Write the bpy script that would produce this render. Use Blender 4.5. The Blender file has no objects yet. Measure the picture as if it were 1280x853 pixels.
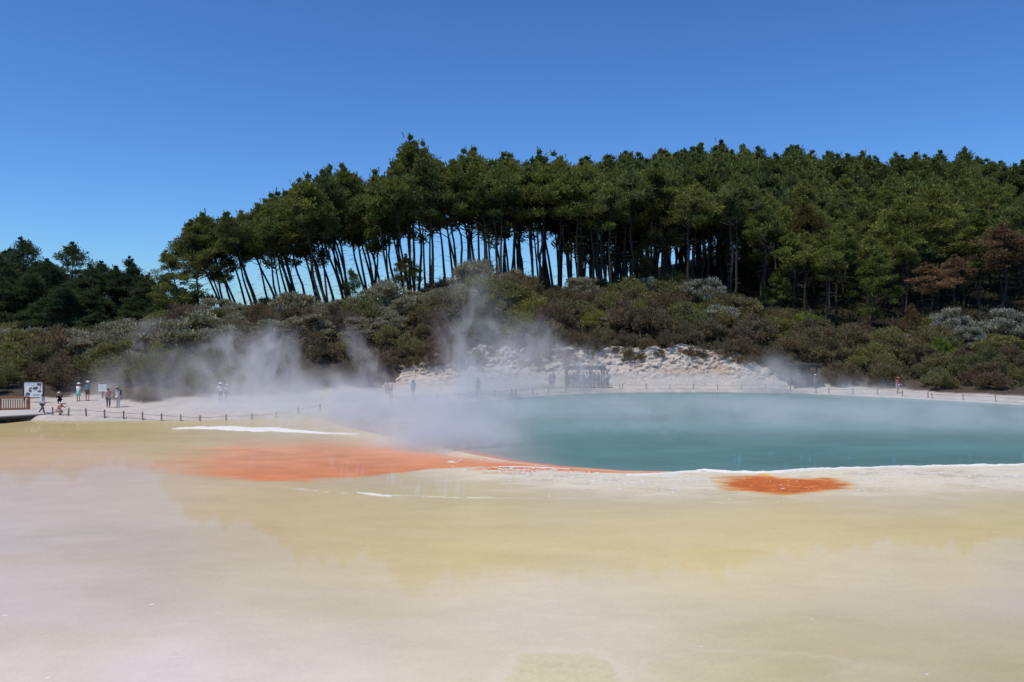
import bpy, math, random
import numpy as np
random.seed(11); rng = np.random.default_rng(11)
sc = bpy.context.scene
COL = sc.collection
R = math.radians
# ------------------------------------------------------------------ camera facts (level camera, horizon on photo row 400 of 853)
CAMZ, F, HOR = 8.0, 1000.0, 400.0
def gnd(px, py, z=0.0):
    D = (CAMZ - z) * F / (py - HOR); return ((px - 640) / F * D, D, z)
def pos(px, D): return (px - 640) / F * D
# ------------------------------------------------------------------ noise
def _h(i, j, k, s):
    n = (i * 374761393 + j * 668265263 + k * 2147483647 + s * 974634777) & 0xFFFFFFFF
    n = ((n ^ (n >> 13)) * 1274126177) & 0xFFFFFFFF
    return ((n ^ (n >> 16)) & 0xFFFFFF) / float(0xFFFFFF)
def vnoise(x, y, z=0.0, s=0):
    x = np.asarray(x, float); y = np.asarray(y, float); z = np.zeros_like(x) + z
    i = np.floor(x).astype(np.int64); j = np.floor(y).astype(np.int64); k = np.floor(z).astype(np.int64)
    u, v, w = x - i, y - j, z - k
    u = u * u * (3 - 2 * u); v = v * v * (3 - 2 * v); w = w * w * (3 - 2 * w)
    def L(a, b, t): return a + (b - a) * t
    q = lambda a, b, c: _h(i + a, j + b, k + c, s)
    return L(L(L(q(0,0,0), q(1,0,0), u), L(q(0,1,0), q(1,1,0), u), v), L(L(q(0,0,1), q(1,0,1), u), L(q(0,1,1), q(1,1,1), u), v), w)
def fbm(x, y, z=0.0, o=4, s=0):
    t = 0; a = .5; n = 0
    for k in range(o):
        t = t + a * vnoise(np.asarray(x) * 2**k, np.asarray(y) * 2**k, np.asarray(z) * 2**k, s + k); n += a; a *= .5
    return t / n
def sst(a, b, x): t = np.clip((x - a) / (b - a), 0, 1); return t * t * (3 - 2 * t)
def lin(c): c = np.asarray(c, float) / 255; return np.where(c <= .04045, c / 12.92, ((c + .055) / 1.055) ** 2.4)
# ------------------------------------------------------------------ materials
def nt(name):
    m = bpy.data.materials.new(name); m.use_nodes = True; t = m.node_tree; t.nodes.clear()
    return m, t, t.nodes.new('ShaderNodeOutputMaterial')
def nd(t, typ, **kw):
    n = t.nodes.new(typ)
    for k, v in kw.items():
        if k in n.inputs: n.inputs[k].default_value = v
        else: setattr(n, k, v)
    return n
def simple(name, rgb, rough=.8, var=.25, scale=6.0, spec=.3, metal=0):
    m, t, o = nt(name)
    p = nd(t, 'ShaderNodeBsdfPrincipled', Roughness=rough, Metallic=metal); p.inputs['Specular IOR Level'].default_value = spec
    g = nd(t, 'ShaderNodeNewGeometry'); n = nd(t, 'ShaderNodeTexNoise', Scale=scale, Detail=4.0)
    t.links.new(g.outputs['Position'], n.inputs['Vector'])
    r = nd(t, 'ShaderNodeMapRange'); r.inputs['To Min'].default_value = 1 - var; r.inputs['To Max'].default_value = 1 + var
    t.links.new(n.outputs['Fac'], r.inputs['Value'])
    v = nd(t, 'ShaderNodeVectorMath', operation='SCALE'); v.inputs[0].default_value = rgb[:3]
    t.links.new(r.outputs['Result'], v.inputs['Scale']); t.links.new(v.outputs[0], p.inputs['Base Color'])
    t.links.new(p.outputs[0], o.inputs[0]); return m
def foliage(name, cols, trans=.36, flower=None, vr=.42):
    """leaf material: per plant hue from a ramp, per clump shade from the mesh"""
    m, t, o = nt(name)
    oi = nd(t, 'ShaderNodeObjectInfo'); rp = nd(t, 'ShaderNodeValToRGB')
    el = rp.color_ramp.elements
    for k, c in enumerate(cols):
        p_ = k / max(1, len(cols) - 1)
        e = el[k] if k < 2 else el.new(p_)
        e.position = p_; e.color = (*c, 1)
    t.links.new(oi.outputs['Random'], rp.inputs[0])
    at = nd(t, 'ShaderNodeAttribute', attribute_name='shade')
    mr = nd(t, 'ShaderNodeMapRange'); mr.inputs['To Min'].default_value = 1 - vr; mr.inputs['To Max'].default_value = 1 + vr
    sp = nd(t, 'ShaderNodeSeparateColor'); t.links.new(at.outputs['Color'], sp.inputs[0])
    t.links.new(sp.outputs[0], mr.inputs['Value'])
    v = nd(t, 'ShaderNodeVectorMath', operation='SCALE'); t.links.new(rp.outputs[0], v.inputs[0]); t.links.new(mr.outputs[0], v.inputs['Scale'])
    col = v.outputs[0]
    if flower:
        mx = nd(t, 'ShaderNodeMix', data_type='RGBA'); t.links.new(sp.outputs[1], mx.inputs[0])
        t.links.new(col, mx.inputs[6]); mx.inputs[7].default_value = (*flower, 1); col = mx.outputs[2]
    d = nd(t, 'ShaderNodeBsdfPrincipled', Roughness=.75); d.inputs['Specular IOR Level'].default_value = .18
    tr = nd(t, 'ShaderNodeBsdfTranslucent'); ms = nd(t, 'ShaderNodeMixShader', Fac=trans)
    t.links.new(col, d.inputs['Base Color']); t.links.new(col, tr.inputs['Color'])
    t.links.new(d.outputs[0], ms.inputs[1]); t.links.new(tr.outputs[0], ms.inputs[2]); t.links.new(ms.outputs[0], o.inputs[0])
    return m
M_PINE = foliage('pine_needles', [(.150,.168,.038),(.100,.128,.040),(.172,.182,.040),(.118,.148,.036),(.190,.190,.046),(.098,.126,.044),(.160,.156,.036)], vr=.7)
M_DARKPINE = foliage('dark_pine_needles', [(.058,.088,.036),(.072,.102,.036),(.050,.076,.038)])
M_RUST = foliage('rusty_needles', [(.185,.115,.055),(.20,.12,.055),(.16,.105,.055)])
M_OLIVEPINE = foliage('yellowing_needles', [(.10,.085,.022),(.085,.085,.025)])
M_OLIVE = foliage('olive_leaves', [(.190,.178,.062),(.155,.152,.060),(.215,.205,.055),(.175,.148,.070),(.135,.145,.052)])
M_BROWN = foliage('brown_twigs', [(.160,.112,.066),(.175,.128,.062),(.145,.115,.072),(.180,.145,.066)])
M_FLOWER = foliage('flowering_leaves', [(.205,.190,.098),(.215,.182,.108),(.185,.182,.088)], flower=(.48,.44,.30))
M_SILVER = foliage('silvery_leaves', [(.20,.20,.13),(.22,.21,.14)], flower=(.50,.50,.40))
M_LIME = foliage('bright_leaves', [(.17,.21,.03),(.14,.19,.035)])
M_BARK = simple('bark', (.050,.040,.033), .9, .4, 3)
M_DEADWOOD = simple('dead_wood', (.20,.18,.16), .9, .3, 3)
M_STEM = simple('shrub_stem', (.11,.09,.08), .9, .3, 3)
# ------------------------------------------------------------------ mesh helpers
def mesh(name, V, Fc, mats, mi=None, smooth=False, shade=None):
    """V (n,3); Fc: list of faces or (m,4)/(m,3) array"""
    me = bpy.data.meshes.new(name)
    if isinstance(Fc, np.ndarray):
        m, k = Fc.shape
        me.vertices.add(len(V)); me.vertices.foreach_set('co', np.asarray(V, np.float32).ravel())
        me.loops.add(m * k); me.loops.foreach_set('vertex_index', Fc.astype(np.int32).ravel())
        me.polygons.add(m); me.polygons.foreach_set('loop_start', np.arange(0, m * k, k, dtype=np.int32))
        me.polygons.foreach_set('loop_total', np.full(m, k, np.int32))
        me.update(calc_edges=True)
    else:
        me.from_pydata([tuple(map(float, v)) for v in V], [], [tuple(map(int, f)) for f in Fc]); me.update()
    for x in (mats if isinstance(mats, (list, tuple)) else [mats]): me.materials.append(x)
    if mi is not None: me.polygons.foreach_set('material_index', np.asarray(mi, np.int32))
    if smooth: me.polygons.foreach_set('use_smooth', np.ones(len(me.polygons), bool))
    if shade is not None:
        a = me.color_attributes.new('shade', 'FLOAT_COLOR', 'POINT')
        s = np.ones((len(V), 4), np.float32); s[:, :shade.shape[1]] = shade; a.data.foreach_set('color', s.ravel())
    return me
def obj(name, me, parent=None, loc=None):
    o = bpy.data.objects.new(name, me); COL.objects.link(o)
    if parent: o.parent = parent
    if loc is not None: o.location = loc
    return o
def tag(o, label=None, cat=None, group=None, kind=None):
    if label: o['label'] = label
    if cat: o['category'] = cat
    if group: o['group'] = group
    if kind: o['kind'] = kind
    return o
class MB:
    """collects boxes, tubes and prisms"""
    def __init__(s): s.V = []; s.F = []
    def add(s, V, Fc):
        n = len(s.V); s.V += [tuple(v) for v in V]; s.F += [tuple(i + n for i in f) for f in Fc]; return s
    def box(s, c, d, rz=0, bev=0):
        x, y, z = d[0] / 2, d[1] / 2, d[2] / 2; ca, sa = math.cos(rz), math.sin(rz); V = []
        for sx, sy, sz in ((-1,-1,-1),(1,-1,-1),(1,1,-1),(-1,1,-1),(-1,-1,1),(1,-1,1),(1,1,1),(-1,1,1)):
            a, b = sx * x, sy * y; V.append((c[0] + a * ca - b * sa, c[1] + a * sa + b * ca, c[2] + sz * z))
        return s.add(V, [(0,3,2,1),(4,5,6,7),(0,1,5,4),(1,2,6,5),(2,3,7,6),(3,0,4,7)])
    def tube(s, P, rad, n=6):
        P = [np.array(p, float) for p in P]; V = []; Fc = []
        if not hasattr(rad, '__len__'): rad = [rad] * len(P)
        for k, p in enumerate(P):
            d = P[min(k + 1, len(P) - 1)] - P[max(k - 1, 0)]; d /= (np.linalg.norm(d) + 1e-9)
            u = np.cross(d, (0, 1, 0) if abs(d[1]) < .9 else (1, 0, 0)); u /= np.linalg.norm(u); w = np.cross(d, u)
            for q in range(n):
                a = 2 * math.pi * q / n; V.append(p + rad[k] * (math.cos(a) * u + math.sin(a) * w))
        for k in range(len(P) - 1):
            for q in range(n): Fc.append((k*n+q, k*n+(q+1)%n, (k+1)*n+(q+1)%n, (k+1)*n+q))
        Fc.append(tuple(range(n))[::-1]); Fc.append(tuple((len(P)-1)*n+q for q in range(n)))
        return s.add(V, Fc)
    def lathe(s, c, prof, n=12, sx=1, sy=1):
        V = []; Fc = []
        for r, z in prof:
            for q in range(n):
                a = 2 * math.pi * q / n; V.append((c[0] + r*sx*math.cos(a), c[1] + r*sy*math.sin(a), c[2] + z))
        for k in range(len(prof) - 1):
            for q in range(n): Fc.append((k*n+q, k*n+(q+1)%n, (k+1)*n+(q+1)%n, (k+1)*n+q))
        Fc.append(tuple(range(n))[::-1]); Fc.append(tuple((len(prof)-1)*n+q for q in range(n)))
        return s.add(V, Fc)
    def build(s, name, mat, parent=None, smooth=False, loc=None):
        return obj(name, mesh(name, s.V, s.F, mat, smooth=smooth), parent, loc)
# ------------------------------------------------------------------ world, sun, camera
SEL, SAZ = R(66), R(-127)
w = bpy.data.worlds.new("World"); sc.world = w; w.use_nodes = True
wt = w.node_tree; bg = wt.nodes['Background']
sky = wt.nodes.new('ShaderNodeTexSky'); sky.sky_type = 'NISHITA'; sky.sun_disc = False
sky.sun_elevation = SEL; sky.sun_rotation = SAZ; sky.altitude = 400; sky.air_density = 1.0; sky.dust_density = .4; sky.ozone_density = 2.5
gm = wt.nodes.new('ShaderNodeGamma'); gm.inputs[1].default_value = 1.16
tn = wt.nodes.new('ShaderNodeVectorMath'); tn.operation = 'MULTIPLY'; tn.inputs[1].default_value = (.48, .77, 1.12)
wt.links.new(sky.outputs[0], gm.inputs[0]); wt.links.new(gm.outputs[0], tn.inputs[0]); wt.links.new(tn.outputs[0], bg.inputs[0]); bg.inputs[1].default_value = .095
sd = bpy.data.lights.new('sun', 'SUN'); sd.energy = 3.5; sd.angle = R(.53); sd.color = (1, .935, .83)
so = bpy.data.objects.new('sun', sd); COL.objects.link(so)
sv = (math.sin(SAZ) * math.cos(SEL), math.cos(SAZ) * math.cos(SEL), math.sin(SEL))
from mathutils import Vector
so.rotation_euler = Vector(sv).to_track_quat('Z', 'Y').to_euler(); so.location = (0, 0, 60)
cd = bpy.data.cameras.new('camera'); cam = bpy.data.objects.new('camera', cd); COL.objects.link(cam); sc.camera = cam
cam.location = (0, 0, CAMZ); cam.rotation_euler = (R(90), 0, 0); cd.sensor_width = 36; cd.lens = F / 1280 * 36
cd.shift_y = (HOR - 426.5) / 1280; cd.clip_end = 20000
sc.view_settings.view_transform = 'Standard'; sc.view_settings.look = 'None'; sc.view_settings.exposure = 0; sc.view_settings.gamma = 1
sc.cycles.max_bounces = 6; sc.cycles.diffuse_bounces = 3; sc.cycles.glossy_bounces = 2; sc.cycles.transmission_bounces = 2; sc.cycles.volume_bounces = 1
sc.cycles.volume_step_rate = .5; sc.cycles.volume_max_steps = 128; sc.cycles.use_denoising = True; sc.cycles.sample_clamp_indirect = 3
# ------------------------------------------------------------------ terrain
TP = np.array([-2500, 0, 100, 180, 240, 300, 400, 500, 560, 600, 650, 700, 800, 900, 1000, 1100, 1280, 1600, 4000], float)
SH = np.array([63.6, 63.6, 63.4, 63.5, 63.7, 64.2, 67, 73.5, 76, 78.4, 82, 85.5, 88.2, 88.5, 86.8, 82.7, 75, 66, 57])
PB = np.array([(74,.5),(74,.5),(78.5,.5),(72,.5),(76,.5),(80,.5),(84,.5),(88,.6),(90,.6),(92,.6),(93,.6),(92,.6),(92.5,.6),(92.4,.6),(90.4,.55),(85.6,.5),(77.6,.45),(69,.45),(60,.45)])
CT = np.array([(79,1.6),(79,1.6),(83,1.6),(77,1.8),(80,2),(85,2.5),(88,3),(92,3.6),(93.2,4.2),(95,4.4),(96,4.4),(95.4,4.6),(96,4.8),(95.6,4.2),(94,2.6),(89.6,1.4),(81.2,1.1),(73,1.4),(64,1.4)])
MD = np.array([(100,2.2),(100,2.2),(100,2.3),(98,3.2),(102,5.0),(105,6),(108,6.5),(110,7),(110,8),(110,8.5),(112,8.5),(114,8.5),(114,8.5),(112,7),(110,4.7),(106,3.0),(100,2.4),(95,2.2),(90,2.2)])
RD = np.array([(120,2.9),(120,2.9),(120,3.1),(120,4.0),(124,7.0),(126,7.7),(129,8.0),(131,8.3),(131,10.3),(131,12),(133,11.8),(135,11.6),(135,12),(130,9),(125,5.7),(122,4.7),(118,4.0),(115,4),(110,4)])
BY = np.array([(165,4.5),(165,4.5),(165,4.4),(165,4.0),(165,4),(160,3),(162,2),(165,2),(165,3),(165,4),(165,5),(168,8),(170,15),(170,17.5),(165,17.5),(160,16),(155,15),(150,14),(150,13)])
FA = np.array([(235,6),(235,6),(235,5),(235,3),(235,1),(235,0),(235,0),(235,0),(235,0),(235,1),(235,4),(235,10),(235,22),(235,28),(235,32),(235,32),(235,31),(235,30),(235,28)])
def prof(px):
    """profile breakpoints for columns px -> D (n,9), Z (n,9)"""
    px = np.asarray(px, float); q = lambda A: np.interp(px, TP, A)
    s = q(SH); o = np.ones_like(px)
    Ds = [0*o, s-2.0, s-.25, s+.5, q(PB[:,0]), q(CT[:,0]), q(MD[:,0]), q(RD[:,0]), q(BY[:,0]), q(FA[:,0]), 420*o, 5000*o]
    Zs = [-.6*o, -.55*o, -.12*o, .3*o, q(PB[:,1]), q(CT[:,1]), q(MD[:,1]), q(RD[:,1]), q(BY[:,1]), q(FA[:,1]), 2*o, 2*o]
    return np.stack(Ds, -1), np.stack(Zs, -1)
def hgt(x, y):
    x = np.atleast_1d(np.asarray(x, float)); y = np.atleast_1d(np.asarray(y, float)); y = np.maximum(y, .5)
    px = np.clip(x / y * F + 640, -2500, 4000)
    Ds, Zs = prof(px); z = np.full(x.shape, 2.0)
    for k in range(Ds.shape[-1] - 1):
        a, b = Ds[..., k], Ds[..., k+1]; m = (y >= a) & (y < b)
        t = np.clip((y - a) / (b - a), 0, 1)
        if k >= 5: t2 = t
        else: t2 = t
        zz = Zs[..., k] + (Zs[..., k+1] - Zs[..., k]) * t2; z = np.where(m, zz, z)
    lump = (fbm(x * .12, y * .12, o=3, s=5) - .5) * 2.0
    z = z + lump * sst(0, 6, y - Ds[..., 5]) * .8
    return z
na, nD = 520, 300
A = np.sinh(np.linspace(-2.2, 2.2, na)) / np.sinh(2.2) * 3.0
Dg = np.concatenate([np.linspace(6, 58, 30), np.linspace(58.3, 100, 150), np.linspace(100.6, 240, 100), np.geomspace(245, 5000, 30)])
AA, DD = np.meshgrid(A, Dg); X = AA * DD; Y = DD.copy(); Z = hgt(X.ravel(), Y.ravel()).reshape(X.shape)
# gentle unevenness of the trodden sinter
Z += (fbm(X * .5, Y * .5, o=3, s=9) - .5) * .08 * sst(-.3, .2, Z)
n1, n2 = X.shape
idx = np.arange(n1 * n2).reshape(n1, n2)
FC = np.stack([idx[:-1,:-1], idx[:-1,1:], idx[1:,1:], idx[1:,:-1]], -1).reshape(-1, 4)
V = np.stack([X, Y, Z], -1).reshape(-1, 3)
px = AA.ravel() * F + 640; Ds, Zs = prof(np.clip(px, -2500, 4000)); y = Y.ravel()
pale = np.array([.50,.44,.385]); soil = np.array([.075,.060,.045]); clif = np.array([.46,.38,.32]); litter = np.array([.03,.026,.018])
t_path = sst(0, 1.0, y - (Ds[:,4] + (fbm(V[:,0]*.4, V[:,1]*.4, s=3)-.5)*3))[:, None]
c = pale * (1 - t_path) + soil * t_path
t_far = sst(0, 8, y - Ds[:,7])[:, None]; c = c * (1 - t_far) + litter * t_far
c = c * (.85 + .3 * fbm(V[:,0]*.8, V[:,1]*.8, s=8)[:, None])
mt, t, o_ = nt('ground')
at = nd(t, 'ShaderNodeAttribute', attribute_name='shade'); p = nd(t, 'ShaderNodeBsdfPrincipled', Roughness=.9); p.inputs['Specular IOR Level'].default_value = .1
g = nd(t, 'ShaderNodeNewGeometry'); n_ = nd(t, 'ShaderNodeTexNoise', Scale=1.5, Detail=7.0); t.links.new(g.outputs['Position'], n_.inputs['Vector'])
mr = nd(t, 'ShaderNodeMapRange'); mr.inputs['To Min'].default_value = .72; mr.inputs['To Max'].default_value = 1.22; t.links.new(n_.outputs['Fac'], mr.inputs['Value'])
v_ = nd(t, 'ShaderNodeVectorMath', operation='SCALE'); t.links.new(at.outputs['Color'], v_.inputs[0]); t.links.new(mr.outputs[0], v_.inputs['Scale'])
t.links.new(v_.outputs[0], p.inputs['Base Color']); bp = nd(t, 'ShaderNodeBump', Strength=.5, Distance=.15); t.links.new(n_.outputs['Fac'], bp.inputs['Height']); t.links.new(bp.outputs[0], p.inputs['Normal'])
t.links.new(p.outputs[0], o_.inputs[0]); M_GROUND = mt
tag(obj('terrain', mesh('terrain', V, FC, M_GROUND, smooth=True, shade=c)), 'pale path and brown hillside rising behind the pools', kind='structure')
# ------------------------------------------------------------------ cliff of pale sinter rock behind the path
cu = np.linspace(478, 985, 620); cv = np.linspace(0, 1, 46)
CU, CV = np.meshgrid(cu, cv)
Ds, Zs = prof(CU.ravel()); Ds = Ds.reshape(*CU.shape, -1); Zs = Zs.reshape(*CU.shape, -1)
cx_ = CU / F - .64
D0, D1, z0, z1 = Ds[...,4], Ds[...,5], Zs[...,4] - .15, Zs[...,5]
topn = (fbm(CU*.035, CU*0, o=3, s=40) - .5)
z1 = z1 + topn * 1.6
edge = sst(478, 520, CU) * (1 - sst(900, 985, CU) * .75)
Dc = D0 - 1.2 + (D1 + .6 - D0) * CV**.72 - .30; zc = z0 + (z1 - z0) * CV * (.35 + .65 * edge)
xw = cx_ * Dc
rg = fbm(xw*.5, zc*1.1, Dc*.3, o=5, s=21); rd = 1 - np.abs(2*fbm(xw*.9, zc*2.4, o=5, s=31)-1)
rh = fbm(xw*2.6, zc*4.5, Dc, o=4, s=37)
Dc = Dc - (rg - .5) * 1.3 * np.sin(np.pi * np.clip(CV,0,.97))**.6 - (rd-.6)*.6 * CV - (rh - .5) * 1.0 * sst(.15,.5,CV)
zc = zc + (rd - .6) * .25 * CV
Vc = np.stack([cx_ * Dc, Dc, zc], -1).reshape(-1, 3)
i2 = np.arange(CU.size).reshape(CU.shape); Fc2 = np.stack([i2[:-1,:-1], i2[:-1,1:], i2[1:,1:], i2[1:,:-1]], -1).reshape(-1,4)
f1 = fbm(Vc[:,0]*.35, Vc[:,2]*.8, o=4, s=50)[:,None]; f2 = fbm(Vc[:,0]*2, Vc[:,2]*4, o=4, s=51)[:,None]
cc = np.array([.62,.52,.42])*(1-f1) + np.array([.60,.53,.46])*f1
rust = sst(.60,.74,fbm(Vc[:,0]*.3+9, Vc[:,2]*.5, o=3, s=53))[:,None]; cc = cc*(1-rust*.45) + np.array([.42,.26,.15])*rust*.45
cc *= .95 + .35*f2; cc = np.where(CV.reshape(-1,1) < .3, cc*.6+np.array([.52,.48,.45])*.4, cc)
crv = sst(.66,.8,rd.reshape(-1))[:,None]; 
mt, t, o_ = nt('cliff_rock')
at = nd(t, 'ShaderNodeAttribute', attribute_name='shade'); p = nd(t, 'ShaderNodeBsdfPrincipled', Roughness=.95); p.inputs['Specular IOR Level'].default_value = .1
g = nd(t, 'ShaderNodeNewGeometry'); n_ = nd(t, 'ShaderNodeTexNoise', Scale=2.4, Detail=8.0, Roughness=.7); t.links.new(g.outputs['Position'], n_.inputs['Vector'])
mr = nd(t, 'ShaderNodeMapRange'); mr.inputs['From Min'].default_value=.3; mr.inputs['From Max'].default_value=.7; mr.inputs['To Min'].default_value = .68; mr.inputs['To Max'].default_value = 1.2; t.links.new(n_.outputs['Fac'], mr.inputs['Value'])
v_ = nd(t, 'ShaderNodeVectorMath', operation='SCALE'); t.links.new(at.outputs['Color'], v_.inputs[0]); t.links.new(mr.outputs[0], v_.inputs['Scale']); t.links.new(v_.outputs[0], p.inputs['Base Color'])
bp = nd(t, 'ShaderNodeBump', Strength=.9, Distance=.5); t.links.new(n_.outputs['Fac'], bp.inputs['Height']); t.links.new(bp.outputs[0], p.inputs['Normal']); t.links.new(p.outputs[0], o_.inputs[0]); M_CLIFF = mt
tag(obj('cliff', mesh('cliff', Vc, Fc2, M_CLIFF, smooth=False, shade=cc)), 'pale pinkish sinter cliff behind the path', kind='structure')
# ------------------------------------------------------------------ pools: one tessellation, split into the shallow flat and the deep teal pool
T_SH = np.array([(430,508),(520,503),(600,495.5),(700,488.8),(800,486.5),(900,486.5),(1000,487.5),(1100,492),(1280,501.5),(1600,514),(2300,530)], float)   # far edge is hidden under the bank
T_NR = np.array([(380,514),(395,522),(420,531),(480,545),(540,557),(590,568),(640,577),(700,583.5),(780,589),(860,590),(950,592),(1000,588.5),(1100,585.5),(1200,583),(1280,581.5),(1600,580),(2300,590)], float)
ANCH = [(0,535,168,156,112),(120,540,170,158,108),(250,552,176,164,132),(0,570,190,166,138),(100,592,186,172,160),(0,610,188,176,166),(60,572,196,166,138),(200,622,188,176,158),
 (0,680,190,178,162),(170,690,190,178,162),(0,760,202,190,180),(0,850,212,203,200),(200,850,212,203,198),(400,850,208,201,188),(640,850,202,196,170),(300,640,196,178,140),(450,640,202,188,146),
 (450,700,202,189,152),(400,760,200,190,168),(600,640,206,194,150),(600,700,206,192,146),(640,760,208,200,182),(800,650,208,195,152),(900,700,208,196,152),(1000,680,208,194,148),(1200,680,206,190,140),
 (1280,640,204,196,150),(1150,612,206,198,176),(1280,602,204,199,186),(800,612,202,196,172),(600,612,196,186,152),(500,602,194,184,160),(1280,750,186,178,158),(1100,760,192,182,154),(1280,850,180,172,138),
 (1000,850,186,178,142),(900,800,196,188,158),(750,800,206,199,178),(700,600,204,198,180),(-300,560,176,162,120),(-300,800,208,198,192),(1700,620,204,196,160),(1700,850,178,170,138)]
AP = np.array([(a[0]/150, math.log(a[1]-400)*4.2) for a in ANCH]); AC = lin(np.array([a[2:] for a in ANCH]))
OU = np.array([(120,577),(150,572),(220,556),(300,546),(380,543),(470,545),(520,550),(560,561),(620,572),(700,582),(780,587),(880,591)], float)
OL = np.array([(120,579),(150,582),(200,592),(260,599),(330,603),(380,603),(450,598),(540,588),(600,583.5),(640,586),(700,590),(780,592),(880,592.5)], float)
def field(X, Y):
    """base colour and wetness of the flat at world X,Y (z=0)"""
    pxx = X / Y * F + 640; py = 400 + CAMZ * F / Y
    wx = (fbm(X*.16, Y*.16, o=4, s=70) - .5) * 60; wy = (fbm(X*.25+40, Y*.25, o=4, s=71) - .5)
    k = (py - 400) / 190.0
    u = (pxx + wx) / 150; v = np.log(np.maximum(py - 400 + wy * 26 * k, 20)) * 4.2
    W = 0; C = 0
    for q in range(len(AP)):
        w_ = 1 / (((u - AP[q,0])**2 + (v - AP[q,1])**2)**1.5 + .08); W = W + w_; C = C + w_[..., None] * AC[q]
    C = C / W[..., None]
    # streaks and thin crusts on the flat, long across the view
    st = fbm(X*.6, Y*1.2, o=6, s=80); st2 = fbm(X*1.8, Y*4.0, o=5, s=83); st3 = fbm(X*.10, Y*.28, o=4, s=86)
    C = C * (1 + (st - .5) * .11 + (st2 - .5) * .08 + (st3 - .5) * .20)[..., None]
    ol = sst(.52, .72, fbm(X*.14+3, Y*.3+5, o=4, s=90)) * sst(600, 700, py); C = C * (1 - ol[..., None] * .08 * np.array([.45,.5,1.5]))
    wet = np.ones_like(X)
    # whitish crust along the rim of the deep pool
    near = np.interp(pxx, T_NR[:,0], T_NR[:,1])
    band = sst(-4, 2, py - near) * (1 - sst(14, 44, py - near + (st - .5) * 30)) * sst(400, 560, pxx)
    C = C * (1 - band[..., None]*.45) + lin((208,204,192)) * band[..., None]*.45 * (.86 + .3 * st2[..., None]); wet = wet * (1 - band * .75)
    cr = sst(.54, .64, st) * sst(.45,.58,st2) * band; C = C * (1 - .26 * cr[..., None]); cw = sst(.56,.64,fbm(X*.8+7, Y*2.6, o=6, s=88)) * band; C = C * (1 - .25*cw[..., None]) + lin((226,222,212)) * .25*cw[..., None]
    # long pale line and specks left of centre
    ln = np.exp(-((py - np.interp(pxx, [330, 430, 520, 640], [607, 617, 621, 623])) / 1.1)**2) * sst(330, 400, pxx) * (1 - sst(560, 700, pxx)) * sst(.35,.55,st2)
    C = C * (1 - ln[..., None]) + lin((228,222,212)) * ln[..., None]
    # rounded greenish patch with a pale lip at the near edge, and another fainter one
    for qx, qy, rx_, ry_, am in ((705, 852, 84, 40, .7), (930, 838, 130, 22, .3)):
        e3 = 1 - np.sqrt(((pxx - qx) / rx_)**2 + ((py - qy) / ry_)**2) + (fbm(X*1.4, Y*1.4, o=4, s=130) - .5) * .5
        pm_ = sst(0, .12, e3)[..., None] * am; C = C * (1 - pm_) + C * np.array([.90,.92,.74]) * (.9 + .25 * fbm(X*9, Y*9, o=3, s=131)[..., None]) * pm_
        lp = (np.exp(-((e3 + .06) / .07)**2) * (py < qy + 6))[..., None] * am * .4; C = C * (1 - lp) + lin((216,210,190)) * lp
    # orange ooze
    ou = np.interp(pxx, OU[:,0], OU[:,1]); olw = np.interp(pxx, OL[:,0], OL[:,1])
    wob = (fbm(X*.5, Y*1.2, o=4, s=95) - .5)
    soft = np.interp(pxx, [100, 200, 300, 520, 620, 900], [16, 12, 8, 3.5, 1.6, .8])
    ing = sst(0, 1, (py - ou + wob * 14 * np.interp(pxx,[300,700],[1,.15])) / np.interp(pxx,[150,520,640,900],[20,20,6,2])) * (1 - sst(0, 1, (py - olw + soft * .7 + wob * 9 * np.interp(pxx,[300,560,700],[1,.45,.3])) / soft)) * sst(110, 330, pxx + wob * 120) * (1 - sst(855, 880, pxx))
    oc = lin((214,118,82))[None] * (1 - .0) ; mix = np.clip((py - ou) / np.maximum(olw - ou, 2), 0, 1)
    oc = lin((200,156,130)) * (1 - mix[..., None]) + lin((202,132,94)) * mix[..., None]; oc = oc * (1 + (st - .5)[..., None] * .35)
    C = C * (1 - ing[..., None]) + oc * ing[..., None]
    # crossing drips in the middle (orange runs among pale crust)
    dr = sst(.54, .6, fbm(X*.9, Y*3.6, o=4, s=101)) * np.exp(-((py - 587) / 4.5)**2) * sst(570, 620, pxx) * (1 - sst(690, 740, pxx)); C = C * (1 - dr[..., None]) + lin((205,112,62)) * dr[..., None]
    # second orange fan below the rim
    ex = (pxx - 982) / 94; yc = 606 + ex * 2.5
    e2 = 1 - np.sqrt(ex**2 + ((py - yc) / 13.5)**2) + wob * .85; fan = sst(0, .38, e2)
    tip = np.exp(-((pxx - 955) / 7.0)**2) * sst(590, 593, py) * (1 - sst(600, 606, py)); fan = np.clip(fan + tip * 1.2, 0, 1)
    wet = wet * (1 - ing * .55); wet = wet * (1 - .55 * sst(420, 220, pxx) * sst(680, 600, py))
    fc = lin((206,162,96)) * (1 - sst(.0,.5,e2))[..., None] + lin((184,104,62)) * sst(.0,.5,e2)[..., None]; fc = fc * (1 + (st2 - .5)[..., None] * .6)
    C = C * (1 - fan[..., None]) + fc * fan[..., None]
    sp_ = .6 * sst(.69, .76, fbm(X*4.5, Y*11, o=3, s=110)) * sst(.15,.5,e2); C = C * (1 - sp_[..., None]*.8) + lin((232,190,140)) * sp_[..., None]*.8; wet = wet * (1 - fan * .6)
    # deep teal water
    far = np.interp(pxx, T_SH[:,0], T_SH[:,1]); inT = (py > far) & (py < near) & (pxx > 381)
    tl = lin((98,134,132)) * (1 + (fbm(X*.09, Y*.2, o=4, s=120) - .5)[..., None] * .5 + (fbm(X*.5, Y*1.6, o=4, s=124) - .5)[..., None] * .16)
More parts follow.
